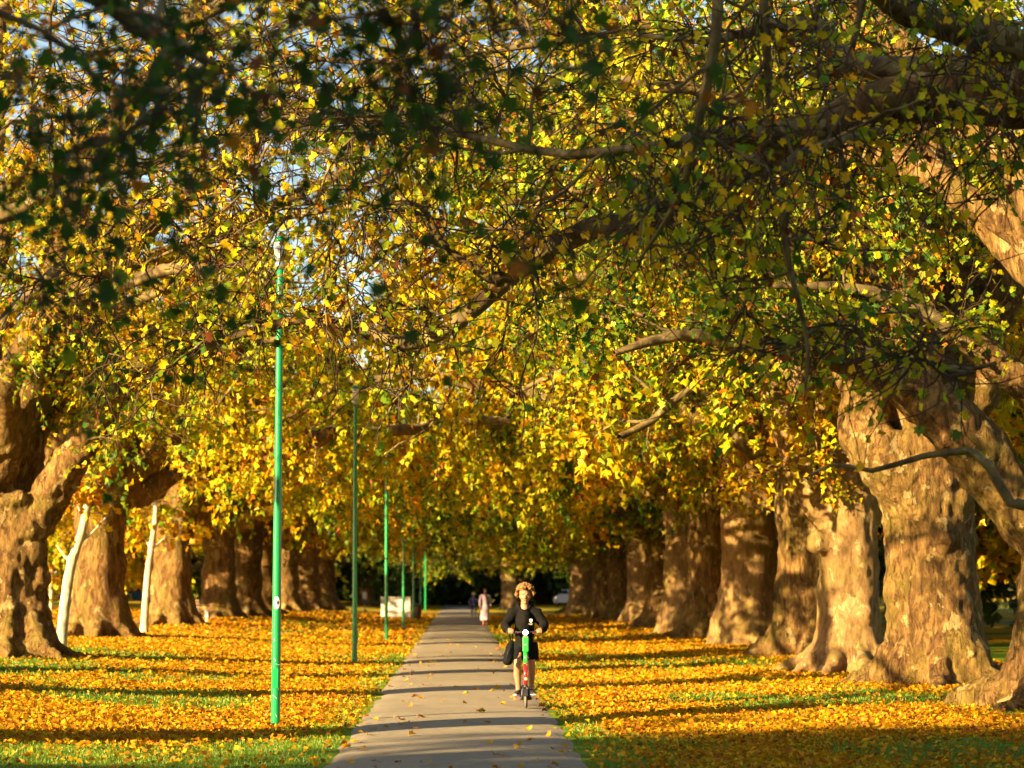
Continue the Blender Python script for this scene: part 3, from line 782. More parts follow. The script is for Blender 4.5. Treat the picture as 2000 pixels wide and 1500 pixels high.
ords = ['second', 'third', 'fourth', 'fifth', 'sixth', 'seventh', 'eighth', 'ninth', 'tenth', 'eleventh', 'twelfth']
rng = random.Random(5)
right = [(8.55, 60, P1), (8.5, 72, P3), (8.4, 82, P1), (8.25, 90, P3), (8.4, 101, P1), (8.5, 113, P3), (8.2, 123, P1), (8.1, 135, P1), (7.4, 147, P3), (8.0, 160, P1)]
look = ['shadowed brown', 'gnarled gold-lit', 'dark leaning', 'pale lumpy', 'bulging', 'shaded side-lit', 'golden forked', 'narrow dark', 'sunlit flared', 'dim far']
for k, (x, y, p) in enumerate(right):
    place(p, (x, y), rng.uniform(0, 6.28), rng.uniform(1.0, 1.12), f'{look[k]} plane tree, {ords[k]} along its row beyond the pale forked one', ROW_R, zs=1.22 if k < 4 else 1.0)
left = [(-10.1, 69.6, PL), (-10.4, 90, PL), (-10.6, 109, PL), (-10.0, 116, PL), (-9.8, 123, PL), (-9.7, 138, PL), (-9.1, 148, PL), (-8.6, 158, PL)]
for k, (x, y, p) in enumerate(left):
    place(p, (x, y), rng.uniform(0, 6.28), rng.uniform(1.04, 1.14), f'flared brown plane tree trunk, {ords[k]} of its row counted from the leaning forked tree', ROW_L, zs=1.22 if k < 3 else 1.0)
for k, (x, y) in enumerate(((-9.7, 43.6), (-9.8, 35.0), (-9.8, 24.2))):
    place(PS, (x, y), 1.3 + k * 2.1, 1.0, f'thinly leaved plane tree, {["first", "second", "third"][k]} before the leaning forked tree of its row', ROW_L)
for k, (x, y) in enumerate(((-27, -1.0), (-28, -10), (-35, -5), (-27, -20), (-37, -16))):  # added outside the view for the shade they cast on the near end
    place(PC, (x, y), k * 2.1, 1.0, 'tall narrow evergreen tree added out of view to shade the near end of the path', 'unseen narrow evergreens added to shade the near lawn', 'evergreen_tree')
for k, (x, y, p) in enumerate(((8.6, -6.5, P1), (8.5, -17, P3), (8.6, -29, P1), (-9.8, -5, PL), (-9.8, -16, P3), (-9.8, -28, PL))):
    place(p, (x, y), k * 1.3, 1.0, f'old plane tree, {["first", "second", "third"][k % 3]} of its row on the near side of the {"massive overhanging" if x > 0 else "deeply shaded"} one', ROW_R if x > 0 else ROW_L)
for k in range(13):
    x = -26 + k * 4.6 + rng.uniform(-1.5, 1.5)
    if abs(x) < 3: x += 5 * (1 if x >= 0 else -1)
    y = 205 + rng.uniform(-12, 30)
    place(PD, (x, y), rng.uniform(0, 6), rng.uniform(1.0, 1.35), 'dark shaded tree closing off the far end of the avenue', 'dark trees at the end of the avenue', 'evergreen_tree')
for k in range(9):
    place(PY, (-20 - k * 4.2 + rng.uniform(-2, 2), 150 + k * 3 + rng.uniform(-22, 30)), rng.uniform(0, 6), rng.uniform(1.2, 1.6), 'golden autumn tree standing beyond the lawn behind the lamp post row', 'golden trees beyond the lawn', 'autumn_tree')
for k in range(9):
    place(PD if k % 2 else PY, (19 + rng.uniform(-2, 6) + k * 1.2, 68 + k * 14), rng.uniform(0, 6), rng.uniform(1.1, 1.4), 'leafy tree standing in the gloom behind the burred trunks of the scooter side', 'trees behind the scooter side row', 'leafy_tree')
def shrub(seed):
    t = Tree(seed); t.solid.tube([(0, 0, -.2), (0, 0, .8)], [.12, .09], 8)
    for k in range(9):
        a = k * 2.4; L = 2.0; c, sn = math.cos(a), math.sin(a)
        t.limb([(0, 0, .4), (c * L * .5, sn * L * .5, 1.0 + .2 * (k % 4)), (c * L, sn * L, 1.3 + .45 * (k % 4))], [.06, .04, .02], spawn=.1)
    t.foliate(2.4, (.8, 1.6), (5, 7), (6, 8), (.22, .34), (.3, .25), zfloor=.2, bare=.05, tseg=3)
    return t.meshes(2, .06, None, M_GREEN, .3, (5, 3))
PB = shrub(208)
for k in range(15):
    place(PB, (-40 + k * 5.6 + rng.uniform(-1, 1), 236 + rng.uniform(-6, 10)), rng.uniform(0, 6), rng.uniform(1.3, 1.9), 'dark shrub under the trees where the avenue ends', 'dark shrubs closing the end of the avenue', 'shrub', 'shrub')
for k, (x, y, p) in enumerate(((18.5, 57, PL), (19, 74, P1))):
    place(p, (x, y), 2 + 1.7 * k, 1.3, ['yellowing plane tree set back behind the burred trunk', 'yellowing plane tree set back behind the gnarled gold-lit trunk'][k], None)
place(PL, (-18.5, 104), 3, 1.15, 'golden plane tree set back from the row behind the park bench', None)
place(P3, (3.9, 190), 2.0, .8, 'lone sunlit trunk against the dark trees at the end of the path', None)

# ------------------------------------------------------------------ fallen leaves and grass
def litter(y0, y1, x0, x1, dens, lod, size, seed, exclude_path=True):
    g = np.random.default_rng(seed)
    n = int((y1 - y0) * (x1 - x0) * dens)
    y = g.uniform(y0, y1, n); x = g.uniform(x0, x1, n)
    keep = g.random(n) < litter_density(x, y) * (1 - .5 * (np.abs(x) < 1.9))
    keep &= np.abs(x) > PATH_W - .20 + .22 * g.random(n) ** .5
    keep &= (x - .22) / F_PX * 0 == 0
    fx = (x / y) * F_PX + VPX
    keep &= (fx > -120) & (fx < 2120)
    x, y = x[keep], y[keep]; n = len(x)
    z = ground_z(x, y) + g.uniform(.004, .045, n) + .02 * (np.abs(x) < PATH_W + .05)
    a = g.uniform(0, 2 * PI, n)
    d = np.stack([np.cos(a), np.sin(a), g.normal(0, .45, n)], -1)
    nr = np.stack([g.normal(0, .6, n), g.normal(0, .6, n), np.ones(n)], -1)
    tone = np.clip(g.beta(1.8, 1.7, n) + .1 * (fbm(np.stack([x * .5, y * .2, x * 0], -1), 2, 31) - .5), 0, 1)
    return np.stack([x, y, z], -1), d, nr, g.uniform(*size, n), g.uniform(.2, 2.6, n), tone

A1 = litter(22, 44, -9, 10.5, 300, 2, (.04, .085), 1)
A2 = litter(44, 78, -15, 12, 95, 2, (.055, .10), 2)
A3 = litter(78, 150, -26, 12, 20, 2, (.10, .17), 3)
# the 170 that show largest on the lawn and the ones scattered on the path are single leaves
near = np.argsort(A1[0][:, 1] - (A1[3] * 8))[:110]
FALLEN = [tuple(a[i] for a in A1) for i in near]
mask = np.ones(len(A1[0]), bool); mask[near] = False
A1 = tuple(a[mask] for a in A1)
tag(obj('leaf_litter', leaf_mesh('leaf_litter', *A1, 2, M_LITTER)), 'thick carpet of fallen golden plane leaves on the lawn', 'leaf litter', None, 'stuff')
for A in (A2, A3):
    tag(obj('leaf_litter', leaf_mesh('leaf_litter', *A, 2, M_LITTER)), 'golden fallen leaves covering the lawn along the avenue', 'leaf litter', None, 'stuff')
g = np.random.default_rng(12)
k = 0
while k < 190:
    y = 23 + 62 * g.random() ** 1.9
    x = g.uniform(-1, 1); x = (abs(x) ** .7) * np.sign(x) * 1.28
    if abs(x - .99) < .25 and 35.6 < y < 37.4: continue
    a = g.uniform(0, 6.28)
    FALLEN.append((np.array([x, y, path_z(x) + .012]), np.array([math.cos(a), math.sin(a), g.normal(0, .3)]), np.array([g.normal(0, .45), g.normal(0, .45), 1.]), g.uniform(.05, .11), g.uniform(.4, 2.6), g.beta(1.8, 1.7)))
    k += 1
FL = {}
for pos, dr, nr, sz, cu, tone in FALLEN:
    key = (int(tone * 5.99), int(min(cu, 2.9)))
    if key not in FL:
        FL[key] = leaf_mesh('fallen_leaf', np.zeros((1, 3)), np.array([[0, 1., 0]]), np.array([[0, 0, 1.]]), np.array([1.]), np.array([.5 + key[1]]), np.array([(key[0] + .5) / 6]), 0, M_LITTER)
    on_path = abs(pos[0]) < PATH_W and pos[2] < .08
    o = obj('fallen_leaf', FL[key])
    d = Vector(dr).normalized(); n = Vector(nr); n = (n - d * n.dot(d)).normalized(); sx = d.cross(n)
    o.matrix_world = Matrix.Translation(Vector(pos)) @ Matrix((sx, d, n)).transposed().to_4x4() @ Matrix.Scale(float(sz), 4)
    col = ['yellow-green', 'yellow', 'golden', 'orange', 'rusty brown', 'dark brown'][key[0]]
    st = ['flat', 'half curled', 'tightly curled'][key[1]]
    w = 'asphalt path' if on_path else 'near lawn'
    tag(o, f'{st} {col} fallen plane leaf lying on the {w}', 'leaf', f'{st} {col} leaves on the {w}')

def grass():
    g = np.random.default_rng(44)
    Vs = []; Fs = []; tn = []; base = 0
    for y0, y1, dens, h, w in ((22, 34, 420, (.025, .055), .006), (34, 55, 170, (.03, .06), .009), (55, 90, 45, (.035, .07), .016)):
        x0, x1 = -.2 * y1, .235 * y1
        n = int((y1 - y0) * (x1 - x0) * dens)
        y = g.uniform(y0, y1, n); x = g.uniform(x0, x1, n)
        k = (np.abs(x) > PATH_W - .02 + .1 * g.random(n)); fx = x / y * F_PX + VPX
        k &= (fx > -60) & (fx < 2060) & (x < 11) & (g.random(n) > .55 * litter_density(x, y))
        x, y = x[k], y[k]; n = len(x)
        z = ground_z(x, y) - .004; a = g.uniform(0, PI, n); hh = g.uniform(*h, n)
        c, s = np.cos(a) * w, np.sin(a) * w
        lx, ly = g.normal(0, .018, n), g.normal(0, .018, n)
        V = np.stack([np.stack([x - c, y - s, z], -1), np.stack([x + c, y + s, z], -1), np.stack([x + lx, y + ly, z + hh], -1)], 1)
        Vs.append(V.reshape(-1, 3)); Fs.append(np.arange(n * 3).reshape(-1, 3) + base); base += n * 3
        t = np.clip(fbm(np.stack([x * .6, y * .3, x * 0], -1), 2, 8) + g.normal(0, .12, n), 0, 1)
        tn.append(np.repeat(t, 3))
    m = leaf_material('grass_blade', [(0.1, (.05, .13, .008)), (0.5, (.15, .27, .012)), (0.9, (.30, .34, .016))], .35, .03)
    tag(obj('grass', mesh_np('grass', np.concatenate(Vs), [np.concatenate(Fs)], m, False, {'tone': np.concatenate(tn)})), 'short green grass showing between the fallen leaves', 'grass', None, 'stuff')
grass()

# ------------------------------------------------------------------ lamp posts
def paint(name, c, rough=.24):
    t = NT(name); co = t.coords()
    n = t.noise(6, 5, .7, t.coords((3, 3, .5)))
    col = t.ramp(n, [(.3, tuple(v * .75 for v in c)), (.7, c)])
    chips = t.ramp(t.noise(26, 3, .55, t.coords((1, 1, .35))), [(.735, (0, 0, 0)), (.75, (.8, .8, .8))])
    col = t.mix(chips, col, (.55, .60, .52))
    return t.princ(col, rough, t.bump(t.noise(40, 3, .6, co), .06, .005), Coat_Weight=.5, Coat_Roughness=.12)
M_POST = paint('green_post_paint', (.008, .30, .085))
M_LAMPWHITE = simple('white_lamp_cover', (.75, .75, .72), .3, .06)
M_STICK = simple('white_sticker', (.80, .78, .74), .45, .05)
M_BLACK = simple('black_print', (.012, .012, .012), .5, .1)
M_METAL = simple('galvanised_steel', (.42, .42, .40), .4, .15, metal=.8)
def post_mesh():
    m = MB()
    prof = [(.062, -.3), (.062, 0), (.060, .9), (.057, 1.6), (.055, 2.5), (.047, 4.2), (.042, 5.9), (.040, 6.0)]
    m.lathe(prof, n=24); return m.mesh('column', M_POST, True)
def build_post(x, y, k):
    e = empty('lamp_post', (x, y, gz(x, y)))
    e.rotation_euler = (0, R([.15, -.2, .25, -.1, .2, 0, .1, 0][k]), k * 1.1)
    where = ['nearest the white oval sticker', '', '', '', '', '', '', ''][k]
    lab = ['green lamp post with a white oval sticker, standing in leaves beside the path', 'dark shaded green lamp post, next one after the stickered post',
           'slim green lamp post between the shaded post and the white cabinet', 'dark green lamp post rising right in front of the white cabinet',
           'green lamp post between the white cabinet and the brown litter bin', 'distant green lamp post just beyond the litter bin', 'most distant green lamp post, where the path enters the dark trees', ''][k]
    tag(e, lab, 'lamp post', 'green lamp posts along the path')
    obj('column', PM, e)
    MB().box((0, -.0605, .62), (.07, .012, .26)).build('service_door', M_POST, e, False, .004)
    h = MB().lathe([(.045, 6.0), (.07, 6.03), (.075, 6.08), (.04, 6.12)], n=20).build('lamp_socket', M_METAL, e, True)
    MB().lathe([(.04, 6.12), (.07, 6.16), (.08, 6.28), (.075, 6.36), (.04, 6.38)], n=20).build('lamp_lens', M_LAMPWHITE, e, True)
    MB().lathe([(.085, 6.37), (.09, 6.39), (.06, 6.43), (.02, 6.45)], n=20).build('lamp_hood', M_POST, e, True)
    return e
PM = post_mesh()
posts = [build_post(-2.38, y, k) for k, y in enumerate((32.4, 57, 82, 107.5, 132, 157, 180))]
def sticker(e, z0, a0, w, h, r, mat, name, dr=.002):
    m = MB(); n = 20
    pts = []
    for k in range(n):
        t = 2 * PI * k / n; a = a0 + w / 2 / r * math.cos(t)
        pts.append((math.cos(a) * (r + dr), math.sin(a) * (r + dr), z0 + h / 2 * math.sin(t)))
    c = (math.cos(a0) * (r + dr + .001), math.sin(a0) * (r + dr + .001), z0)
    m.add([c] + pts, [(0, 1 + k, 1 + (k + 1) % n) for k in range(n)])
    return m.build(name, mat, e)
e0 = posts[0]; e0.rotation_euler.z = 0
A0 = math.atan2(-e0.location.y, -e0.location.x)     # towards the path walker
st = sticker(e0, 1.60, A0, .085, .165, .0575, M_STICK, 'sticker')
for (du, dz, w, h) in ((.008, .002, .008, .04), (.015, .018, .018, .010), (.002, -.002, .012, .012)):
    a = A0 + du / .0605
    m = MB().box((math.cos(a) * .0610, math.sin(a) * .0610, 1.60 + dz), (.002, w, h), Matrix.Rotation(a, 3, 'Z'))
    o = m.build('sticker_mark', M_BLACK, st)
M_SCR = simple('bare_scratch', (.62, .64, .58), .5, .1)
for k, (z, tilt, L) in enumerate(((.86, .5, .05), (.80, 1.3, .06), (.50, .2, .05), (.38, .9, .07), (.14, .4, .05), (1.12, .1, .04))):
    a = A0 + [-.25, .3, .5, -.2, .1, -.4][k]
    MB().box((math.cos(a) * .0615, math.sin(a) * .0615, z), (.002, .005, L), Matrix.Rotation(a, 3, 'Z') @ Matrix.Rotation(tilt, 3, 'X')).build('scratch', M_SCR, e0)

# ------------------------------------------------------------------ people
def skin_blob(chains, extra=None, voxel=.009, smooth=4):
    mb = MB()
    for pts, rad in chains:
        mb.tube(pts, rad, 14)
        for p, r in zip(pts, rad):
            if not isinstance(r, (tuple, list)): mb.ball(p, r, 12, 8)
    if extra: extra(mb)
    return remesh(mb, voxel, smooth)
def blob_obj(name, mat, parent, chains, extra=None, voxel=.009, smooth=4, fold=0.0, seed=1):
    V, N, F = skin_blob(chains, extra, voxel, smooth)
    if fold:
        V = V + N * ((fbm(V * np.array([16, 16, 9]), 2, seed) - .5) * fold)[:, None]
    return obj(name, mesh_np(name, V, F, mat, True), parent)
M_SKIN = simple('skin', (.36, .165, .085), .5, .08, 30, spec=.4)
M_HAIR = simple('curly_fair_hair', (.23, .115, .032), .6, .35, 60)
M_CLOTH = simple('black_cotton', (.0060, .0054, .0050), .9, .25, 40, .3, spec=.12)
M_SHORTS = simple('black_shorts_cloth', (.0045, .0045, .005), .85, .25, 40, .3, spec=.15)
M_SHOE = simple('black_shoe', (.016, .015, .015), .5, .2)
M_SOLE = simple('white_shoe_sole', (.60, .56, .50), .6, .1)
M_RED = simple('bright_red_paint', (.62, .012, .02), .3, .06)
M_GRN = simple('bright_green_paint', (.02, .50, .04), .3, .06)
M_RUB = simple('tyre_rubber', (.025, .023, .02), .85, .2)
M_TREAD = simple('worn_tyre_tread', (.16, .14, .11), .9, .2)
M_PLAST = simple('black_plastic', (.02, .02, .022), .45, .1)
M_LIP = simple('lips', (.42, .13, .09), .5, .05)
M_DARK = simple('eye_dark', (.03, .02, .015), .3, .1)
M_EYE = simple('eye_white', (.55, .50, .45), .3, .05)
M_BROW = simple('eyebrow', (.13, .07, .025), .7, .2)
M_PRINT = simple('white_print', (.62, .58, .52), .6, .05)

def rider(x, y):
    z = path_z(x)
    # scooter --------------------------------------------------------
    s = empty('electric_scooter', (x, y, z), R(-1.5))
    tag(s, 'green and red electric scooter with its white headlight on, ridden along the path', 'scooter')
    SB, ST = Vector((0, .045, .30)), Vector((0, .165, 1.075))
    def sp(t): return SB + (ST - SB) * t
    w = empty('front_wheel', (0, 0, 0)); w.parent = s
    MB().torus((0, 0, .130), .100, .030, 'x', 32, 10).build('tyre', M_RUB, w, True)
    MB().torus((0, 0, .130), .114, .0205, 'x', 32, 8).build('tread', M_TREAD, w, True)
    MB().lathe([(.074, -.02), (.078, -.018), (.078, .018), (.074, .02), (.02, .026), (.02, .03)], (0, 0, .125), 24, 'x').build('rim', M_PLAST, w, True)
    w2 = empty('rear_wheel', (0, .98, 0)); w2.parent = s
    MB().torus((0, 0, .115), .09, .026, 'x', 28, 10).build('tyre', M_RUB, w2, True)
    MB().lathe([(.07, -.02), (.07, .02), (.02, .03)], (0, 0, .115), 20, 'x').build('rim', M_PLAST, w2, True)
    f = MB()
    for sx in (-1, 1): f.tube([(sx * .05, 0, .125), (sx * .05, .01, .20), (sx * .045, .03, .27), (0, .04, .31)], [.014, .016, .018, .02], 8)
    f.build('fork', M_PLAST, s, True)
    mg = MB()
    for k in range(7):
        a0 = -.2 + k * .32; a1 = a0 + .34
        for q in (a0,): mg.box((0, .147 * math.cos(a0 + .9), .13 + .147 * math.sin(a0 + .9)), (.06, .008, .05), Matrix.Rotation(a0 + .9, 3, 'X'))
    mg.build('mudguard', M_PLAST, s, False)
    MB().box((0, .48, .135), (.17, .66, .05)).build('deck', M_PLAST, s, False, .012)
    for sx in (-1, 1): MB().box((sx * .088, .48, .132), (.01, .60, .034)).build('deck_rail', M_RED, s, False, .003)
    MB().tube([(0, .06, .29), (0, .10, .22), (0, .18, .15)], [.03, .034, .04], 10).build('neck', M_PLAST, s, True)
    MB().tube([sp(-.02), sp(.05)], .028, 14).build('stem_foot', M_PLAST, s, True)
    MB().tube([sp(.05), sp(.44)], .030, 16).build('lower_stem', M_RED, s, True)
    MB().tube([sp(.44), sp(.66)], .030, 16).build('upper_stem', M_GRN, s, True)
    rot = Matrix.Rotation(-math.atan2(ST.y - SB.y, ST.z - SB.z), 3, 'X')
    bt = MB().box(sp(.80) + Vector((0, -.012, 0)), (.084, .075, .22), rot).build('battery_case', M_GRN, s, False, .014)
    MB().box(sp(.80) + Vector((0, -.0515, -.0)), (.03, .003, .008), rot).build('case_mark', M_PRINT, bt)
    MB().box(sp(.945) + Vector((0, -.005, 0)), (.066, .07, .05), rot).build('head_cap', M_RED, s, False, .01)
    # logo disc on the red stem, vertical lettering on the flank of the green stem
    c = sp(.16) + Vector((0, -.0315, 0))
    lg = MB().lathe([(.021, -.001), (.021, .001)], c, 20, 'y').build('logo_disc', M_PRINT, s)
    MB().torus(c + Vector((0, -.0015, 0)), .012, .0028, 'y', 16, 6).build('logo_ring', M_RED, lg)
    bar = MB().tube([(-.27, .20, 1.105), (-.12, .175, 1.10), (0, .165, 1.095), (.12, .175, 1.10), (.27, .20, 1.105)], .014, 10).build('handlebar', M_PLAST, s, True)
    for sx in (-1, 1):
        MB().tube([(sx * .155, .181, 1.102), (sx * .275, .201, 1.105)], .019, 12).build('grip', M_RUB, s, True)
        MB().tube([(sx * .135, .165, 1.095), (sx * .14, .10, 1.08), (sx * .24, .12, 1.075)], .006, 8).build('brake_lever', M_PLAST, s, True)
        MB().ball((sx * .115, .155, 1.085), (.011, .01, .009), 10, 6).build('indicator', M_RED, s, True)
    hl = MB().lathe([(.036, .10), (.041, .15), (.041, .155)], (0, 0, 1.095), 20, 'y').build('headlight', M_PLAST, s, True)
    tl = NT('lit_headlight'); em = tl.new('Emission', i_Strength=9); em.inputs[0].default_value = (.50, .74, 1, 1); tl.link(em.outputs[0], tl.out.inputs[0])
    MB().ball((0, .095, 1.095), (.037, .014, .037), 18, 8).build('headlight_lens', tl.m, hl, True)
    MB().box((0, .99, .255), (.06, .16, .012)).build('rear_mudguard', M_PLAST, s, False, .004)
    # letters on the flank, reading upwards (five soft rounded strokes)
    cu = bpy.data.curves.new('lettering', 'FONT'); cu.body = 'beryl'; cu.size = .075; cu.extrude = .0006; cu.align_x = 'CENTER'; cu.align_y = 'CENTER'
    to = bpy.data.objects.new('lettering', cu); COL.objects.link(to)
    dgx = bpy.context.evaluated_depsgraph_get(); mt = bpy.data.meshes.new_from_object(to.evaluated_get(dgx)); bpy.data.objects.remove(to)
    mt.materials.clear(); mt.materials.append(M_PRINT)
    o = obj('lettering', mt, s); p = sp(.50)
    ax = (ST - SB).normalized(); nrm = Vector((.78, -.62, 0)); nrm = (nrm - ax * nrm.dot(ax)).normalized(); side = ax.cross(nrm)
    o.matrix_local = Matrix.Translation(p + nrm * .0325) @ Matrix((ax, nrm.cross(ax), nrm)).transposed().to_4x4()

    # rider ---------------------------------------------------------
    r = empty('person', (x, y, z), 0)
    tag(r, 'person in black hoodie and black shorts with curly fair hair, riding the electric scooter', 'person')
    ch = []
    legs = [(-1, -.095, .44), (1, .105, .62)]
    for sx, fx, fy in legs:
        hip = (sx * .072, .56, .90)
        kn = (sx * .108, fy - .03, .585)
        an = (fx, fy + .05, .235)
        ch.append(([hip, ((hip[0] + kn[0]) / 2, (hip[1] + kn[1]) / 2 - .015, .77), kn, (kn[0] * .98 + .0, (kn[1] + an[1]) / 2 + .02, .46), (fx * 1.0, fy + .045, .33), an, (fx * 1.25, fy - .04, .185)],
                   [.066, .064, .054, .058, .040, .036, .034]))
    ch.append(([(0, .55, .92), (0, .55, 1.1), (0, .52, 1.3), (0, .50, 1.42), (0, .485, 1.50), (0, .465, 1.56)], [(.12, .085), (.12, .085), (.14, .09), (.10, .07), .056, .054]))
    hands = {}
    for sx in (-1, 1):
        sh = (sx * .165, .505, 1.405); el = (sx * .282, .42, 1.19); wr = (sx * .232, .235, 1.135)
        ch.append(([sh, el, wr], [.05, .042, .03]))
        gx = sx * .208; gy, gzz = .19, 1.103
        ch.append(([wr, (gx + sx * .004, gy + .02, gzz + .032), (gx - sx * .005, gy - .012, gzz + .033)], [.03, (.040, .021), (.040, .016)]))
        for k in range(4):
            fx = gx + sx * (.030 - .0205 * k); ln = [.9, 1.0, 1.05, .95][k]
            ch.append(([(fx, gy - .004, gzz + .033), (fx, gy - .030 * ln, gzz + .020), (fx, gy - .034 * ln, gzz - .006), (fx, gy - .014, gzz - .026 * ln), (fx, gy + .006, gzz - .022)], [.0105, .0105, .0098, .009, .0082]))
        ch.append(([(gx - sx * .02, gy + .018, gzz + .024), (gx - sx * .046, gy + .022, gzz + .008), (gx - sx * .050, gy + .008, gzz - .016), (gx - sx * .044, gy - .006, gzz - .024)], [.014, .0125, .011, .0095]))
    hc = Vector((.004, .455, 1.625))
    def head(mb):
        n, m = 24, 18; rings = []
        for j in range(1, m):
            th = PI * j / m; rr = math.sin(th); zz = -math.cos(th); ring = []
            for k in range(n):
                a = 2 * PI * k / n; xx, yy = math.cos(a) * rr, math.sin(a) * rr
                fw = max(0, -yy)                       # front of the face
                jaw = max(0, -zz)
                wx = .076 * (1 - .30 * jaw ** 1.4); wy = .096 * (1 - .14 * jaw * (1 - fw))
                q = Vector((xx * wx, yy * wy, zz * .118))
                if fw > .3 and zz < -.55: q.y -= .006      # chin
                ring.append(hc + q)
            rings.append(ring)
        mb.rings(rings)
        mb.tube([hc + Vector((0, -.088, .020)), hc + Vector((0, -.100, -.002)), hc + Vector((0, -.112, -.022)), hc + Vector((0, -.098, -.030))], [.009, .011, .014, .010], 10)
        for sx in (-1, 1):
            mb.ball(hc + Vector((sx * .013, -.098, -.026)), .009, 8, 6)                     # nostril wings
            mb.tube([hc + Vector((sx * .012, -.091, .024)), hc + Vector((sx * .034, -.086, .030)), hc + Vector((sx * .056, -.064, .022))], [.009, .011, .008], 8)   # brow ridge
            mb.ball(hc + Vector((sx * .045, -.066, -.018)), (.022, .016, .018), 10, 7)      # cheek
            mb.ball(hc + Vector((sx * .078, .008, .000)), (.010, .020, .032), 10, 8)        # ear
        mb.ball(hc + Vector((0, -.082, -.098)), (.026, .018, .016), 10, 7)
    b = blob_obj('body', M_SKIN, r, ch, head, .0082, 2)
    hm = MB()
    hr = random.Random(4)
    for k in range(330):
        th = math.acos(1 - hr.random() * 1.22); ph = hr.uniform(0, 2 * PI)
        d = Vector((math.sin(th) * math.cos(ph), math.sin(th) * math.sin(ph), math.cos(th)))
        if d.y < -.2 and d.z < .50: continue
        j = hr.uniform(.92, 1.12); p = hc + Vector((d.x * .112 * j, d.y * .116 * j + .014, d.z * .136 * j + .034))
        a = hr.uniform(0, 6.28); rr = hr.uniform(.014, .026); u = rv(hr).normalized(); v2 = u.cross(d).normalized()
        pts = [p + u * rr * math.cos(a + t * 1.1) + v2 * rr * math.sin(a + t * 1.1) + d * (.004 * t) for t in range(6)]
        hm.tube(pts, [.0075, .008, .0085, .008, .0075, .005], 5)
    hm.ball(hc + Vector((0, .022, .032)), (.088, .094, .112), 18, 12)
    hm.build('hair', M_HAIR, r, True)
    for sx in (-1, 1):
        MB().ball(hc + Vector((sx * .031, -.0815, .008)), (.013, .007, .0065), 10, 6).build('eye', M_EYE, r, True)
        MB().ball(hc + Vector((sx * .031, -.0875, .008)), (.0055, .003, .0058), 8, 6).build('iris', M_DARK, r, True)
        MB().tube([hc + Vector((sx * .014, -.0985, .024)), hc + Vector((sx * .032, -.0965, .030)), hc + Vector((sx * .052, -.078, .025))], [.005, .0065, .004], 6).build('eyebrow', M_BROW, r, True)
    MB().tube([hc + Vector((-.024, -.082, -.060)), hc + Vector((-.010, -.0925, -.056)), hc + Vector((.010, -.0925, -.056)), hc + Vector((.024, -.082, -.060))], [.003, .0065, .0065, .003], 8).build('lips', M_LIP, r, True)
    # hoodie
    hch = [([(0, .555, .935), (0, .555, 1.02), (0, .55, 1.12), (0, .525, 1.28), (0, .505, 1.385), (0, .50, 1.44)], [(.185, .128), (.205, .146), (.212, .148), (.224, .146), (.185, .115), (.09, .075)])]
    for sx in (-1, 1):
        hch.append(([(sx * .11, .505, 1.392), (sx * .172, .505, 1.365), (sx * .228, .475, 1.28), (sx * .282, .42, 1.195), (sx * .272, .33, 1.150), (sx * .243, .255, 1.138)], [.082, .094, .084, .076, .066, .045]))
    def hood(mb):
        mb.tube([(-.085, .47, 1.475), (-.105, .53, 1.485), (-.07, .60, 1.49), (0, .62, 1.49), (.07, .60, 1.50), (.105, .53, 1.515), (.085, .465, 1.49)], [.026, .036, .045, .05, .048, .042, .028], 12)
        mb.tube([(-.085, .465, 1.475), (-.06, .425, 1.435), (0, .405, 1.405), (.06, .425, 1.44), (.085, .465, 1.485)], [.022, .018, .016, .018, .024], 10)
        mb.tube([(-.10, .44, 1.05), (-.06, .425, 1.15), (.06, .425, 1.15), (.10, .44, 1.05)], [.012] * 4, 8)
    hd = blob_obj('hoodie', M_CLOTH, r, hch, hood, .011, 9, .020, 6)
    for sx in (-1, 1):
        MB().lathe([(.040, -.012), (.044, 0), (.040, .012)], (0, 0, 0), 16).build('cuff', M_CLOTH, hd, True).matrix_local = Matrix.Translation(Vector((sx * .240, .248, 1.137))) @ Vector((sx * .03, .1, .01)).to_track_quat('Z', 'Y').to_matrix().to_4x4()
    MB().tube([(.028, .402, 1.405), (.032, .382, 1.33), (.030, .380, 1.22), (.029, .392, 1.18)], .003, 6).build('drawstring', M_CLOTH, hd, True)
    MB().tube([(.029, .391, 1.185), (.029, .393, 1.165)], .0045, 6).build('drawstring_tip', M_PRINT, hd, True)
    MB().tube([(-.03, .402, 1.40), (-.06, .386, 1.36), (-.085, .392, 1.31)], .003, 6).build('drawstring', M_CLOTH, hd, True)
    # crest: a small shield over two lines of lettering
    m = MB(); out = [(-.022, .024), (0, .029), (.022, .024), (.022, -.004), (.012, -.022), (0, -.030), (-.012, -.022), (-.022, -.004)]
    HV = np.empty(len(hd.data.vertices) * 3, np.float32); hd.data.vertices.foreach_get('co', HV); HV = HV.reshape(-1, 3)
    bx, bz = .088, 1.262
    by = float(HV[(np.abs(HV[:, 0] - bx) < .04) & (np.abs(HV[:, 2] - bz) < .05)][:, 1].min()) - .004
    m.add([(bx + u, by, bz + v) for u, v in out] + [(bx + u, by + .02, bz + v) for u, v in out], [tuple(range(8))] + [(k, (k + 1) % 8, 8 + (k + 1) % 8, 8 + k) for k in range(8)])
    cr = m.build('crest', M_PRINT, hd)
    MB().box((bx, by - .002, bz + .002), (.012, .003, .022)).build('crest_charge', M_CLOTH, cr)
    for k, wv in enumerate((.078, .046)):
        for q in range(int(wv / .010)):
            MB().box((bx - wv / 2 + .010 * q + .004, by + .004, bz - .045 - .011 * k), (.006 + .002 * (q % 2), .014, .005)).build('crest_letter', M_PRINT, cr)
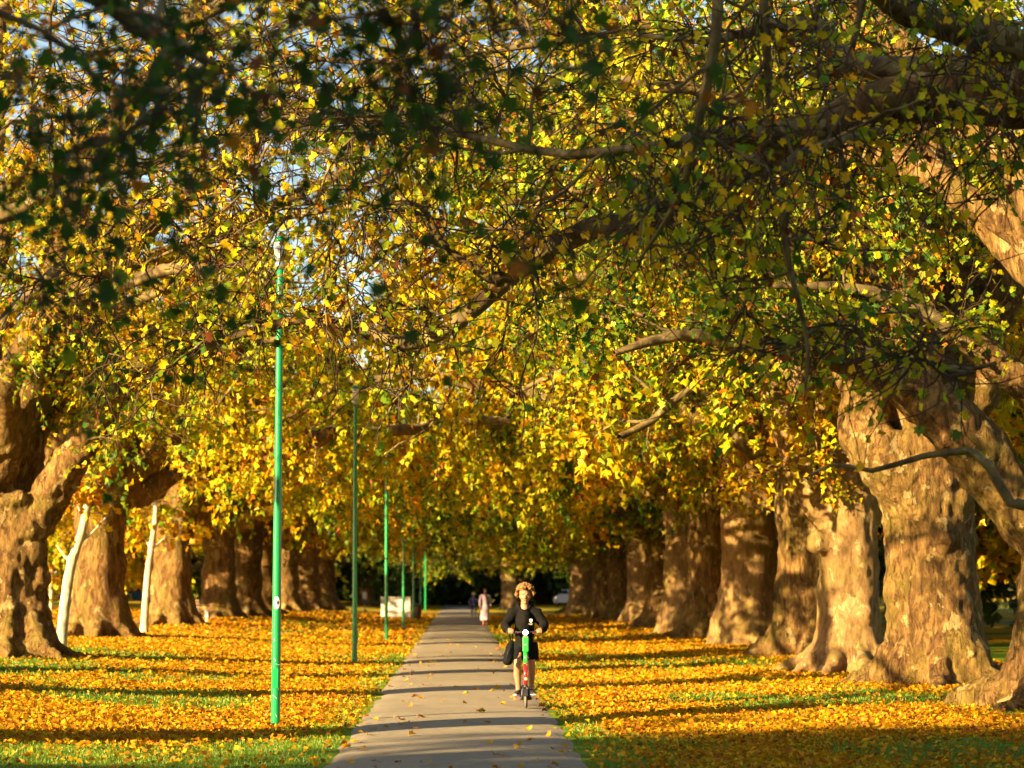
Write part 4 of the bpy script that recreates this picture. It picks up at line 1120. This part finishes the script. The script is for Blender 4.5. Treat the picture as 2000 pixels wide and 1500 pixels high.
    # shorts
    sch = [([(0, .56, 1.06), (0, .56, .96), (0, .565, .88)], [(.168, .122), (.180, .134), (.172, .122)])]
    for sx, fx, fy in legs:
        k0 = (sx * .112, fy * .5 + .27, .735)
        sch.append(([(sx * .085, .56, .93), (sx * .100, (.56 + k0[1]) / 2, .83), k0, (k0[0] * 1.02, k0[1] - .005, .685)], [(.105, .115), (.104, .108), (.100, .102), (.098, .100)]))
    blob_obj('shorts', M_SHORTS, r, sch, None, .011, 3, .02, 9)
    for sx, fx, fy in legs:
        yaw = Matrix.Rotation(sx * .30, 4, 'Z')
        sh = empty('shoe', (fx, fy + .02, .162)); sh.parent = r; sh.rotation_euler = (0, 0, sx * .32)
        V, N, F = skin_blob([([(0, .07, .045), (0, .03, .05), (0, -.05, .042), (0, -.12, .030), (0, -.155, .028)], [(.034, .04), (.040, .045), (.044, .036), (.042, .028), (.030, .022)]), ([(0, .055, .05), (0, .05, .105)], [.042, .044])], None, .009, 3)
        obj('upper', mesh_np('upper', V, F, M_SHOE, True), sh)
        MB().tube([(0, .105, .010), (0, .05, .010), (0, -.05, .010), (0, -.13, .012), (0, -.182, .016)], [(.034, .012), (.041, .012), (.046, .012), (.044, .012), (.022, .010)], 14).build('sole', M_SOLE, sh, True)
    # bag hung from the handlebar -------------------------------------
    b = empty('shoulder_bag', (x - .238, y + .175, z))
    tag(b, 'slim black bag hanging from the handlebar of the electric scooter', 'bag')
    V, N, F = skin_blob([([(.045, .03, .985), (.028, .03, .90), (-.005, .03, .76), (-.025, .03, .67), (-.012, .03, .625)], [(.02, .03), (.045, .055), (.066, .07), (.066, .075), (.035, .05)])], None, .012, 3)
    V = V + N * ((fbm(V * 9, 2, 3) - .5) * .05)[:, None]
    obj('sack', mesh_np('sack', V, F, M_SHORTS, True), b)
    MB().tube([(.03, .03, .97), (.005, .02, 1.05), (.02, .0, 1.075), (.036, .025, 1.128), (.05, .05, 1.10), (.052, .045, 1.0), (.05, .03, .96)], .008, 8).build('strap', M_SHORTS, b, True)
    MB().tube([(.02, -.045, .90), (-.02, -.055, .80), (-.04, -.052, .70)], .004, 6).build('zip', M_PLAST, b, True)
rider(.985, 36.0)

# ------------------------------------------------------------------ people and things farther down the path
M_WHITE = simple('white_cloth', (.72, .66, .60), .8, .1)
M_LILAC = simple('pale_lilac_cloth', (.42, .30, .36), .8, .22, 12)
M_REDC = simple('red_cloth', (.45, .05, .03), .7, .1)
M_BLUE = simple('blue_patterned_cloth', (.13, .18, .50), .7, .8, 22)
M_NAVY = simple('navy_cloth', (.02, .03, .10), .7, .2)
M_BROWNH = simple('brown_hair', (.10, .045, .015), .6, .3)
M_HELM = simple('pale_helmet', (.62, .68, .52), .4, .1)
M_YEL = simple('yellow_paint', (.62, .50, .04), .4, .1)
M_LBLUE = simple('light_blue_paint', (.06, .30, .55), .35, .1)

def walker(name, loc, h, rz, label, top, bottom, hair, dress=False, shoes=M_SHOE, cat='person', step=.14, sleeves=True):
    k = h / 1.7
    e = empty(name, loc, rz, k); tag(e, label, cat)
    ch = []
    for sx in (-1, 1):
        f = sx * step
        ch.append(([(sx * .09, 0, .90), (sx * .10, f * .4 - .02, .50), (sx * .09, f, .09), (sx * .09, f - .12, .05)], [.085, .058, .04, .035]))
        ch.append(([(sx * .17, 0, 1.38), (sx * .25, .03 + f * .4, 1.12), (sx * .24, -.06 + f * .8, .90), (sx * .235, -.075 + f * .9, .80)], [.05, .042, .032, .028]))
        for q in range(4): ch.append(([(sx * (.22 + .012 * q), -.075 + f * .9, .80), (sx * (.22 + .012 * q), -.085 + f * .9, .73)], [.010, .008]))
        ch.append(([(sx * .22, -.085 + f * .9, .82), (sx * .205, -.115 + f * .9, .77)], [.010, .009]))
    ch.append(([(0, 0, .90), (0, 0, 1.15), (0, 0, 1.38), (0, 0, 1.46), (0, -.01, 1.52)], [(.14, .10), (.13, .095), (.15, .09), (.06, .06), .05]))
    def hd(mb):
        mb.ball((0, -.015, 1.60), (.076, .095, .115), 16, 12); mb.ball((0, -.11, 1.59), (.012, .016, .02), 8, 6)
        for sx in (-1, 1): mb.ball((sx * .077, 0, 1.60), (.01, .02, .03), 8, 6)
    blob_obj('body', M_SKIN, e, ch, hd, .018, 2)
    for sx in (-1, 1): MB().ball((sx * .03, -.103, 1.615), (.012, .008, .007), 8, 6).build('eye', M_DARK, e, True)
    MB().tube([(-.022, -.096, 1.545), (0, -.106, 1.545), (.022, -.096, 1.545)], .006, 6).build('lips', M_LIP, e, True)
    hb = MB().ball((0, .012, 1.635), (.088, .098, .105), 16, 12)
    hb.build('hair', hair, e, True)
    tc = [([(0, 0, .92), (0, 0, 1.12), (0, 0, 1.36), (0, 0, 1.44)], [(.165, .125), (.155, .118), (.175, .115), (.08, .075)])]
    for sx in (-1, 1): tc.append(([(sx * .13, 0, 1.385), (sx * .19, 0, 1.36), (sx * .245, .03 + sx * step * .35, 1.14)] + ([(sx * .245, -.05 + sx * step * .7, .94)] if sleeves else []), [.07, .068, .058] + ([.045] if sleeves else [])))
    if dress:
        tc.append(([(0, 0, 1.05), (0, 0, .90), (0, 0, .55), (0, 0, .26)], [(.15, .115), (.185, .15), (.225, .21), (.27, .25)]))
        blob_obj('dress', top, e, tc, None, .018, 2, .035, 4)
    else:
        blob_obj('shirt', top, e, tc, None, .018, 2, .03, 4)
        bc = [([(0, 0, .96), (0, 0, .84)], [(.165, .125), (.15, .115)])]
        for sx in (-1, 1): bc.append(([(sx * .085, 0, .88), (sx * .10, sx * step * .4, .52)], [.105, .085]))
        blob_obj('shorts', bottom, e, bc, None, .018, 2)
    for sx in (-1, 1):
        MB().tube([(sx * .09, sx * step + .05, .05), (sx * .09, sx * step - .06, .05), (sx * .09, sx * step - .15, .035)], [.045, .045, .03], 10).build('shoe', shoes, e, True)
    return e
walker('person', (1.22, 111, path_z(1.2)), 1.66, R(4), 'person in a long pale lilac dress and red shoes walking along the path', M_LILAC, M_LILAC, M_BROWNH, True, M_REDC, step=.10)
wk = walker('person', (-5.95, 158, gz(-5.95, 158)), 1.45, R(75), 'person in a white shirt and dark shorts on the lawn by the white cabinet', M_WHITE, M_NAVY, M_BROWNH, False, M_SHOE, step=.08)

def cyclist(x, y):
    z = path_z(x)
    b = empty('bicycle', (x, y, z)); tag(b, 'small blue bicycle with yellow tyres ridden by the helmeted person', 'bicycle')
    for nm, yy in (('front_wheel', -.42), ('rear_wheel', .42)):
        w = MB().torus((0, yy, .25), .235, .018, 'x', 28, 8).build(nm, M_YEL, b, True)
        sp = MB()
        for k in range(10):
            a = PI * k / 10
            sp.tube([(0, yy - .22 * math.cos(a), .25 - .22 * math.sin(a)), (0, yy + .22 * math.cos(a), .25 + .22 * math.sin(a))], .003, 4)
        sp.lathe([(.03, -.03), (.03, .03)], (0, yy, .25), 12, 'x').build('spokes', M_METAL, w)
    fr = MB()
    for p, q in (((0, -.33, .62), (0, .02, .28)), ((0, -.33, .60), (0, .16, .58)), ((0, .02, .28), (0, .18, .66)), ((0, .02, .28), (0, .42, .25)), ((0, .16, .58), (0, .42, .25)), ((0, -.32, .68), (0, -.42, .25))):
        fr.tube([p, q], .018, 8)
    fr.build('frame', M_LBLUE, b, True)
    MB().tube([(-.24, -.24, .78), (-.08, -.30, .76), (0, -.31, .70), (.08, -.30, .76), (.24, -.24, .78)], .012, 8).build('handlebar', M_PLAST, b, True)
    MB().tube([(0, .10, .68), (0, .2, .69), (0, .30, .69)], [(.03, .02), (.06, .025), (.075, .025)], 10).build('saddle', M_PLAST, b, True)
    cr = MB().tube([(-.10, .02, .18), (-.06, .02, .28), (.06, .02, .28), (.10, .02, .38)], .01, 6); cr.box((-.13, .02, .17), (.08, .06, .02)).box((.13, .02, .39), (.08, .06, .02)); cr.build('crank', M_PLAST, b)
    e = empty('person', (x, y, z)); tag(e, 'person in a blue patterned top and pale helmet riding the small bicycle', 'person')
    ch = []
    for sx, zz in ((-1, .20), (1, .42)):
        ch.append(([(sx * .08, .18, .76), (sx * .11, -.10, .56 + (zz - .2) * .7), (sx * .12, .04, zz + .06), (sx * .12, -.06, zz + .02)], [.07, .052, .036, .03]))
        ch.append(([(sx * .14, .06, 1.10), (sx * .24, -.06, .94), (sx * .22, -.22, .82)], [.042, .035, .03]))
        for q in range(4): ch.append(([(sx * (.19 + .014 * q), -.235, .81), (sx * (.19 + .014 * q), -.265, .785), (sx * (.19 + .014 * q), -.25, .765)], [.011, .010, .009]))
        ch.append(([(sx * .18, -.225, .805), (sx * .165, -.215, .77)], [.011, .009]))
    ch.append(([(0, .19, .74), (0, .13, .95), (0, .07, 1.12), (0, .04, 1.18), (0, .02, 1.24)], [(.11, .09), (.11, .085), (.12, .08), (.05, .05), .045]))
    def hd(mb): mb.ball((0, -.0, 1.31), (.072, .085, .10), 14, 10); mb.ball((0, -.085, 1.30), .014, 8, 6)
    blob_obj('body', M_SKIN, e, ch, hd, .018, 2)
    tc = [([(0, .20, .78), (0, .15, .92), (0, .08, 1.10), (0, .05, 1.16)], [(.14, .11), (.135, .105), (.14, .095), (.07, .06)])]
    for sx in (-1, 1): tc.append(([(sx * .10, .07, 1.11), (sx * .16, .04, 1.08), (sx * .22, -.03, .98)], [.055, .055, .045]))
    blob_obj('shirt', M_BLUE, e, tc, None, .018, 2)
    bc = [([(0, .20, .80), (0, .20, .72)], [(.13, .10), (.12, .10)])]
    for sx, kz in ((-1, .56), (1, .71)): bc.append(([(sx * .075, .17, .76), (sx * .105, -.04, kz + .03)], [.088, .07]))
    blob_obj('shorts', M_NAVY, e, bc, None, .018, 2)
    for sx, zz in ((-1, .20), (1, .42)): MB().tube([(sx * .12, .07, zz), (sx * .12, -.10, zz)], [.04, .03], 10).build('shoe', M_WHITE, e, True)
    MB().tube([(0, .12, 1.345), (0, .09, 1.365), (0, 0, 1.375), (0, -.08, 1.36), (0, -.115, 1.345)], [(.03, .03), (.085, .06), (.098, .07), (.085, .055), (.04, .03)], 14).build('helmet', M_HELM, e, True)
    for sx in (-1, 1): MB().ball((sx * .028, -.078, 1.32), (.011, .008, .007), 8, 6).build('eye', M_DARK, e, True)
cyclist(.82, 128)

# white cabinet with dark stains, brown litter bin
t = NT('stained_white_paint'); co = t.coords((1, 1, 1))
f = t.ramp(t.noise(2.6, 5, .65, co, .6), [(.53, (0, 0, 0)), (.62, (.8, .8, .8))])
M_CAB = t.princ(t.mix(f, (.66, .62, .54), (.13, .13, .10)), .6)
cx, cyy = -3.45, 137.0
cab = empty('utility_cabinet', (cx, cyy, gz(cx, cyy))); tag(cab, 'white utility cabinet with dark stains standing on the leafy lawn beside the path', 'cabinet')
MB().box((0, 0, .05), (1.60, .58, .14)).build('plinth', M_METAL, cab)
for sx in (-1, 1): MB().box((sx * .403, -.01, .63), (.80, .58, 1.02)).build('door', M_CAB, cab, False, .012)
MB().box((0, .05, .62), (1.62, .5, 1.0)).build('carcass', M_CAB, cab)
MB().box((0, 0, 1.165), (1.70, .68, .05)).build('lid', M_CAB, cab, False, .01)
for sx in (-1, 1): MB().box((sx * .06, -.31, .68), (.03, .03, .14)).build('handle', M_METAL, cab)
M_WOODB = simple('brown_slat', (.11, .055, .025), .75, .25, 8)
bx, by = -2.28, 134.5
bn = empty('litter_bin', (bx, by, gz(bx, by))); tag(bn, 'brown slatted litter bin next to the white cabinet', 'litter bin')
MB().lathe([(.22, .02), (.235, .04), (.235, .70), (.20, .72)], n=20).build('liner', M_PLAST, bn, True)
sl = MB().box((0, 0, 0), (.072, .022, .66)).mesh('slat', M_WOODB, False, .004)
for k in range(18):
    a = 2 * PI * k / 18
    o = obj('slat', sl, bn, (math.cos(a) * .262, math.sin(a) * .262, .39)); o.rotation_euler = (0, 0, a + PI / 2)
MB().lathe([(.285, .715), (.29, .74), (.27, .78), (.17, .80), (.16, .76)], n=24).build('rim', M_PLAST, bn, True)

# saplings with white bark
def sapling(loc, h, label, bend, lean, arms, seed, r=.11, top=True):
    t = Tree(seed)
    P, Q = resample([(0, 0, -.15), (lean * .1, 0, h * .12), (lean * .3 + bend * .3, 0, h * .4), (lean * .6 + bend, 0, h * .62), (lean + bend * .6, 0, h * .82), (lean * 1.05, 0, h)], [r * 1.25, r, r * .88, r * .78, r * .6, r * .3], .15)
    t.solid.tube(P, Q, 12)
    for z, dx, dz, rr in arms:
        i = min(range(len(P)), key=lambda k: abs(P[k].z - z)); b = P[i]
        t.solid.tube([b, b + Vector((dx * .45, .05, dz * .35)), b + Vector((dx, .1, dz))], [rr, rr * .8, rr * .45], 8)
        if top: t.limbs.append(([b + Vector((dx * .5, .05, dz * .5)), b + Vector((dx, .1, dz)), b + Vector((dx * 1.3, .1, dz * 1.6))], [.02, .015, .01], None, 1.0))
    if top:
        t.limbs.append((P[int(len(P) * .7):], Q[int(len(P) * .7):], None, 1.0))
        t.foliate(2.2, (.6, 1.3), (4, 6), (4, 7), (.16, .24), (.52, .12), zfloor=h * .78, bare=.15, tfrom=.5, brad=.012)
    me = t.meshes(1, .03, M_WHITEBARK, None, .12)
    place(me, loc, 0, 1, label, 'young white-barked trees replacing gaps in the row', 'sapling')
sapling((-8.9, 55.5), 4.6, 'crooked white-barked sapling beside the leaning forked plane tree', .22, .45, ((1.95, -.38, .42, .05), (2.5, .62, .62, .045), (3.0, -.3, .5, .04)), 301, .125)
sapling((-9.7, 76.5), 4.3, 'slim straight white-barked sapling with short forked arms between two flared trunks', .02, .30, ((2.6, -.22, .25, .05), (2.65, .55, .42, .05), (3.0, -.15, .5, .045)), 302, .12)
sapling((-24, 146), 4.6, 'thin far sapling forking into a fan of bare branches on the open lawn', .0, .1, ((1.9, -1.3, 1.6, .06), (2.0, .5, 1.9, .06), (2.0, -.6, 1.8, .05), (2.1, 1.1, 1.5, .045)), 303, .12, False)

# bench and short white post by the far trunks on the lamp post side
M_BENCH = simple('weathered_bench_wood', (.16, .085, .04), .8, .25, 8)
def bench(x, y, rz):
    e = empty('park_bench', (x, y, gz(x, y)), rz); tag(e, 'weathered wooden park bench by the flared trunks on the lawn', 'bench')
    for k in range(4): MB().box((0, -.18 + .115 * k, .45), (1.5, .09, .035)).build('seat_slat', M_BENCH, e, False, .005)
    for k in range(3): MB().box((0, .235 + .03 * k, .60 + .13 * k), (1.5, .03, .09), Matrix.Rotation(-.2, 3, 'X')).build('back_slat', M_BENCH, e, False, .005)
    for sx in (-1, 1):
        MB().tube([(sx * .62, -.2, 0), (sx * .62, -.2, .42), (sx * .62, .2, .42)], .025, 8).build('leg', M_PLAST, e)
        MB().tube([(sx * .62, .28, 0), (sx * .62, .20, .42), (sx * .62, .32, .92)], .025, 8).build('leg', M_PLAST, e)
        MB().tube([(sx * .66, -.2, .42), (sx * .66, -.2, .64), (sx * .66, .24, .66)], .02, 8).build('armrest', M_PLAST, e)
bench(-10.55, 101, R(115))
wp = (-9.75, 96)
e = empty('marker_post', (*wp, gz(*wp))); tag(e, 'short white marker post in front of the park bench', 'post')
MB().box((0, 0, .21), (.10, .10, .50)).build('shaft', M_LAMPWHITE, e, False, .008)
MB().lathe([(.075, .455), (.075, .475), (.02, .51)], n=4).build('cap', M_LAMPWHITE, e)

# white pole and mesh fence seen between the burred and the pale trunk
pp = (15.7, 92.0)
e = empty('white_pole', (*pp, gz(*pp))); tag(e, 'white metal pole standing in shade between the pale and the burred trunks', 'pole')
MB().tube([(0, 0, -.2), (0, 0, 2.3)], .055, 12).build('shaft', M_LAMPWHITE, e, True)
MB().lathe([(.11, 0), (.11, .03), (.06, .05)], n=12).build('base_flange', M_METAL, e)
MB().lathe([(.07, 2.29), (.075, 2.31), (.02, 2.36)], n=12).build('cap', M_METAL, e)
fe = empty('mesh_fence', (16, 104, gz(16, 104))); tag(fe, 'grey mesh sports fence in the shade behind the burred trunk', 'fence')
M_FEN = simple('blue_grey_steel', (.14, .19, .26), .5, .1)
for k in range(7): MB().tube([(-4 + k * 2.5, 0, 0), (-4 + k * 2.5, 0, 1.9)], .04, 8).build('post', M_FEN, fe)
for z in (.12, 1.0, 1.85): MB().tube([(-4, -.03, z), (11, -.03, z)], .022, 6).build('rail', M_FEN, fe)
m = MB()
for k in range(100): m.box((-4 + .15 * k, .03, 1.0), (.012, .008, 1.75))
for k in range(12): m.box((3.5, .045, .15 + .15 * k), (15, .008, .012))
tag(m.build('wire_mesh', M_FEN, fe), kind='stuff')

# cars parked far beyond the trees
M_GLASS = simple('car_glass', (.02, .025, .03), .12, .1)
def car(loc, rz, paintm, label):
    e = empty('parked_car', (*loc, gz(*loc)), rz); tag(e, label, 'car', 'cars parked beyond the trees')
    prof = [(-2.05, .32), (-2.1, .62), (-1.95, .82), (-1.15, .92), (-.55, 1.38), (.75, 1.42), (1.45, 1.0), (2.0, .92), (2.08, .6), (2.0, .32)]
    m = MB(); rings = []
    for yy, s in ((-.84, .97), (-.80, 1.0), (.80, 1.0), (.84, .97)): rings.append([Vector((px_, yy * (1 - .12 * max(0, (pz - .9) / .5)), .32 + (pz - .32) * s)) for px_, pz in prof])
    m.rings(rings); bd = m.build('body', paintm, e, False)
    for sy in (-1, 1):
        g = [(-1.0, .95), (-.52, 1.32), (.72, 1.36), (1.30, 1.0)]
        q = MB(); q.add([(a, sy * .806, b) for a, b in g] + [(a, sy * .74, b) for a, b in g], [(0, 1, 2, 3), (7, 6, 5, 4), (0, 4, 5, 1), (1, 5, 6, 2), (2, 6, 7, 3), (3, 7, 4, 0)])
        q.build('side_window', M_GLASS, bd)
    q = MB(); q.add([(-1.17, -.66, .95), (-1.17, .66, .95), (-.59, .60, 1.36), (-.59, -.60, 1.36)], [(0, 1, 2, 3)]); q.build('windscreen', M_GLASS, bd)
    q = MB(); q.add([(1.47, -.66, 1.02), (1.47, .66, 1.02), (.80, .60, 1.40), (.80, -.60, 1.40)], [(0, 1, 2, 3)]); q.build('rear_window', M_GLASS, bd)
    for wx in (-1.3, 1.3):
        for sy in (-1, 1):
            w = MB().torus((wx, sy * .76, .31), .23, .085, 'y', 24, 8).build('wheel', M_RUB, e, True)
            MB().lathe([(.17, -.06), (.17, .06)], (wx, sy * .78, .31), 16, 'y').build('rim', M_METAL, w)
    for sy in (-1, 1):
        MB().box((-2.04, sy * .6, .70), (.12, .34, .14)).build('headlight', M_LAMPWHITE, e, False, .02)
        MB().box((2.04, sy * .62, .74), (.10, .30, .16)).build('tail_light', M_RED, e, False, .02)
M_CARW = simple('white_car_paint', (.70, .68, .66), .25, .03)
M_CARS = simple('silver_car_paint', (.32, .34, .35), .25, .05)
M_CARB = simple('blue_car_paint', (.03, .12, .32), .25, .05)
M_CARR = simple('red_car_paint', (.40, .02, .02), .25, .05)
car((9.4, 203), R(-70), M_CARW, 'white car with red tail lights parked beyond the sunlit flared trunk')
car((-34.0, 196), R(8), M_CARS, 'silver car parked beyond the lawn behind the thin far sapling')
car((-30.0, 199), R(12), M_CARR, 'red car parked beyond the lawn next to the silver car')
car((-25.6, 193), R(5), M_CARB, 'blue car parked beyond the lawn behind the straight sapling')
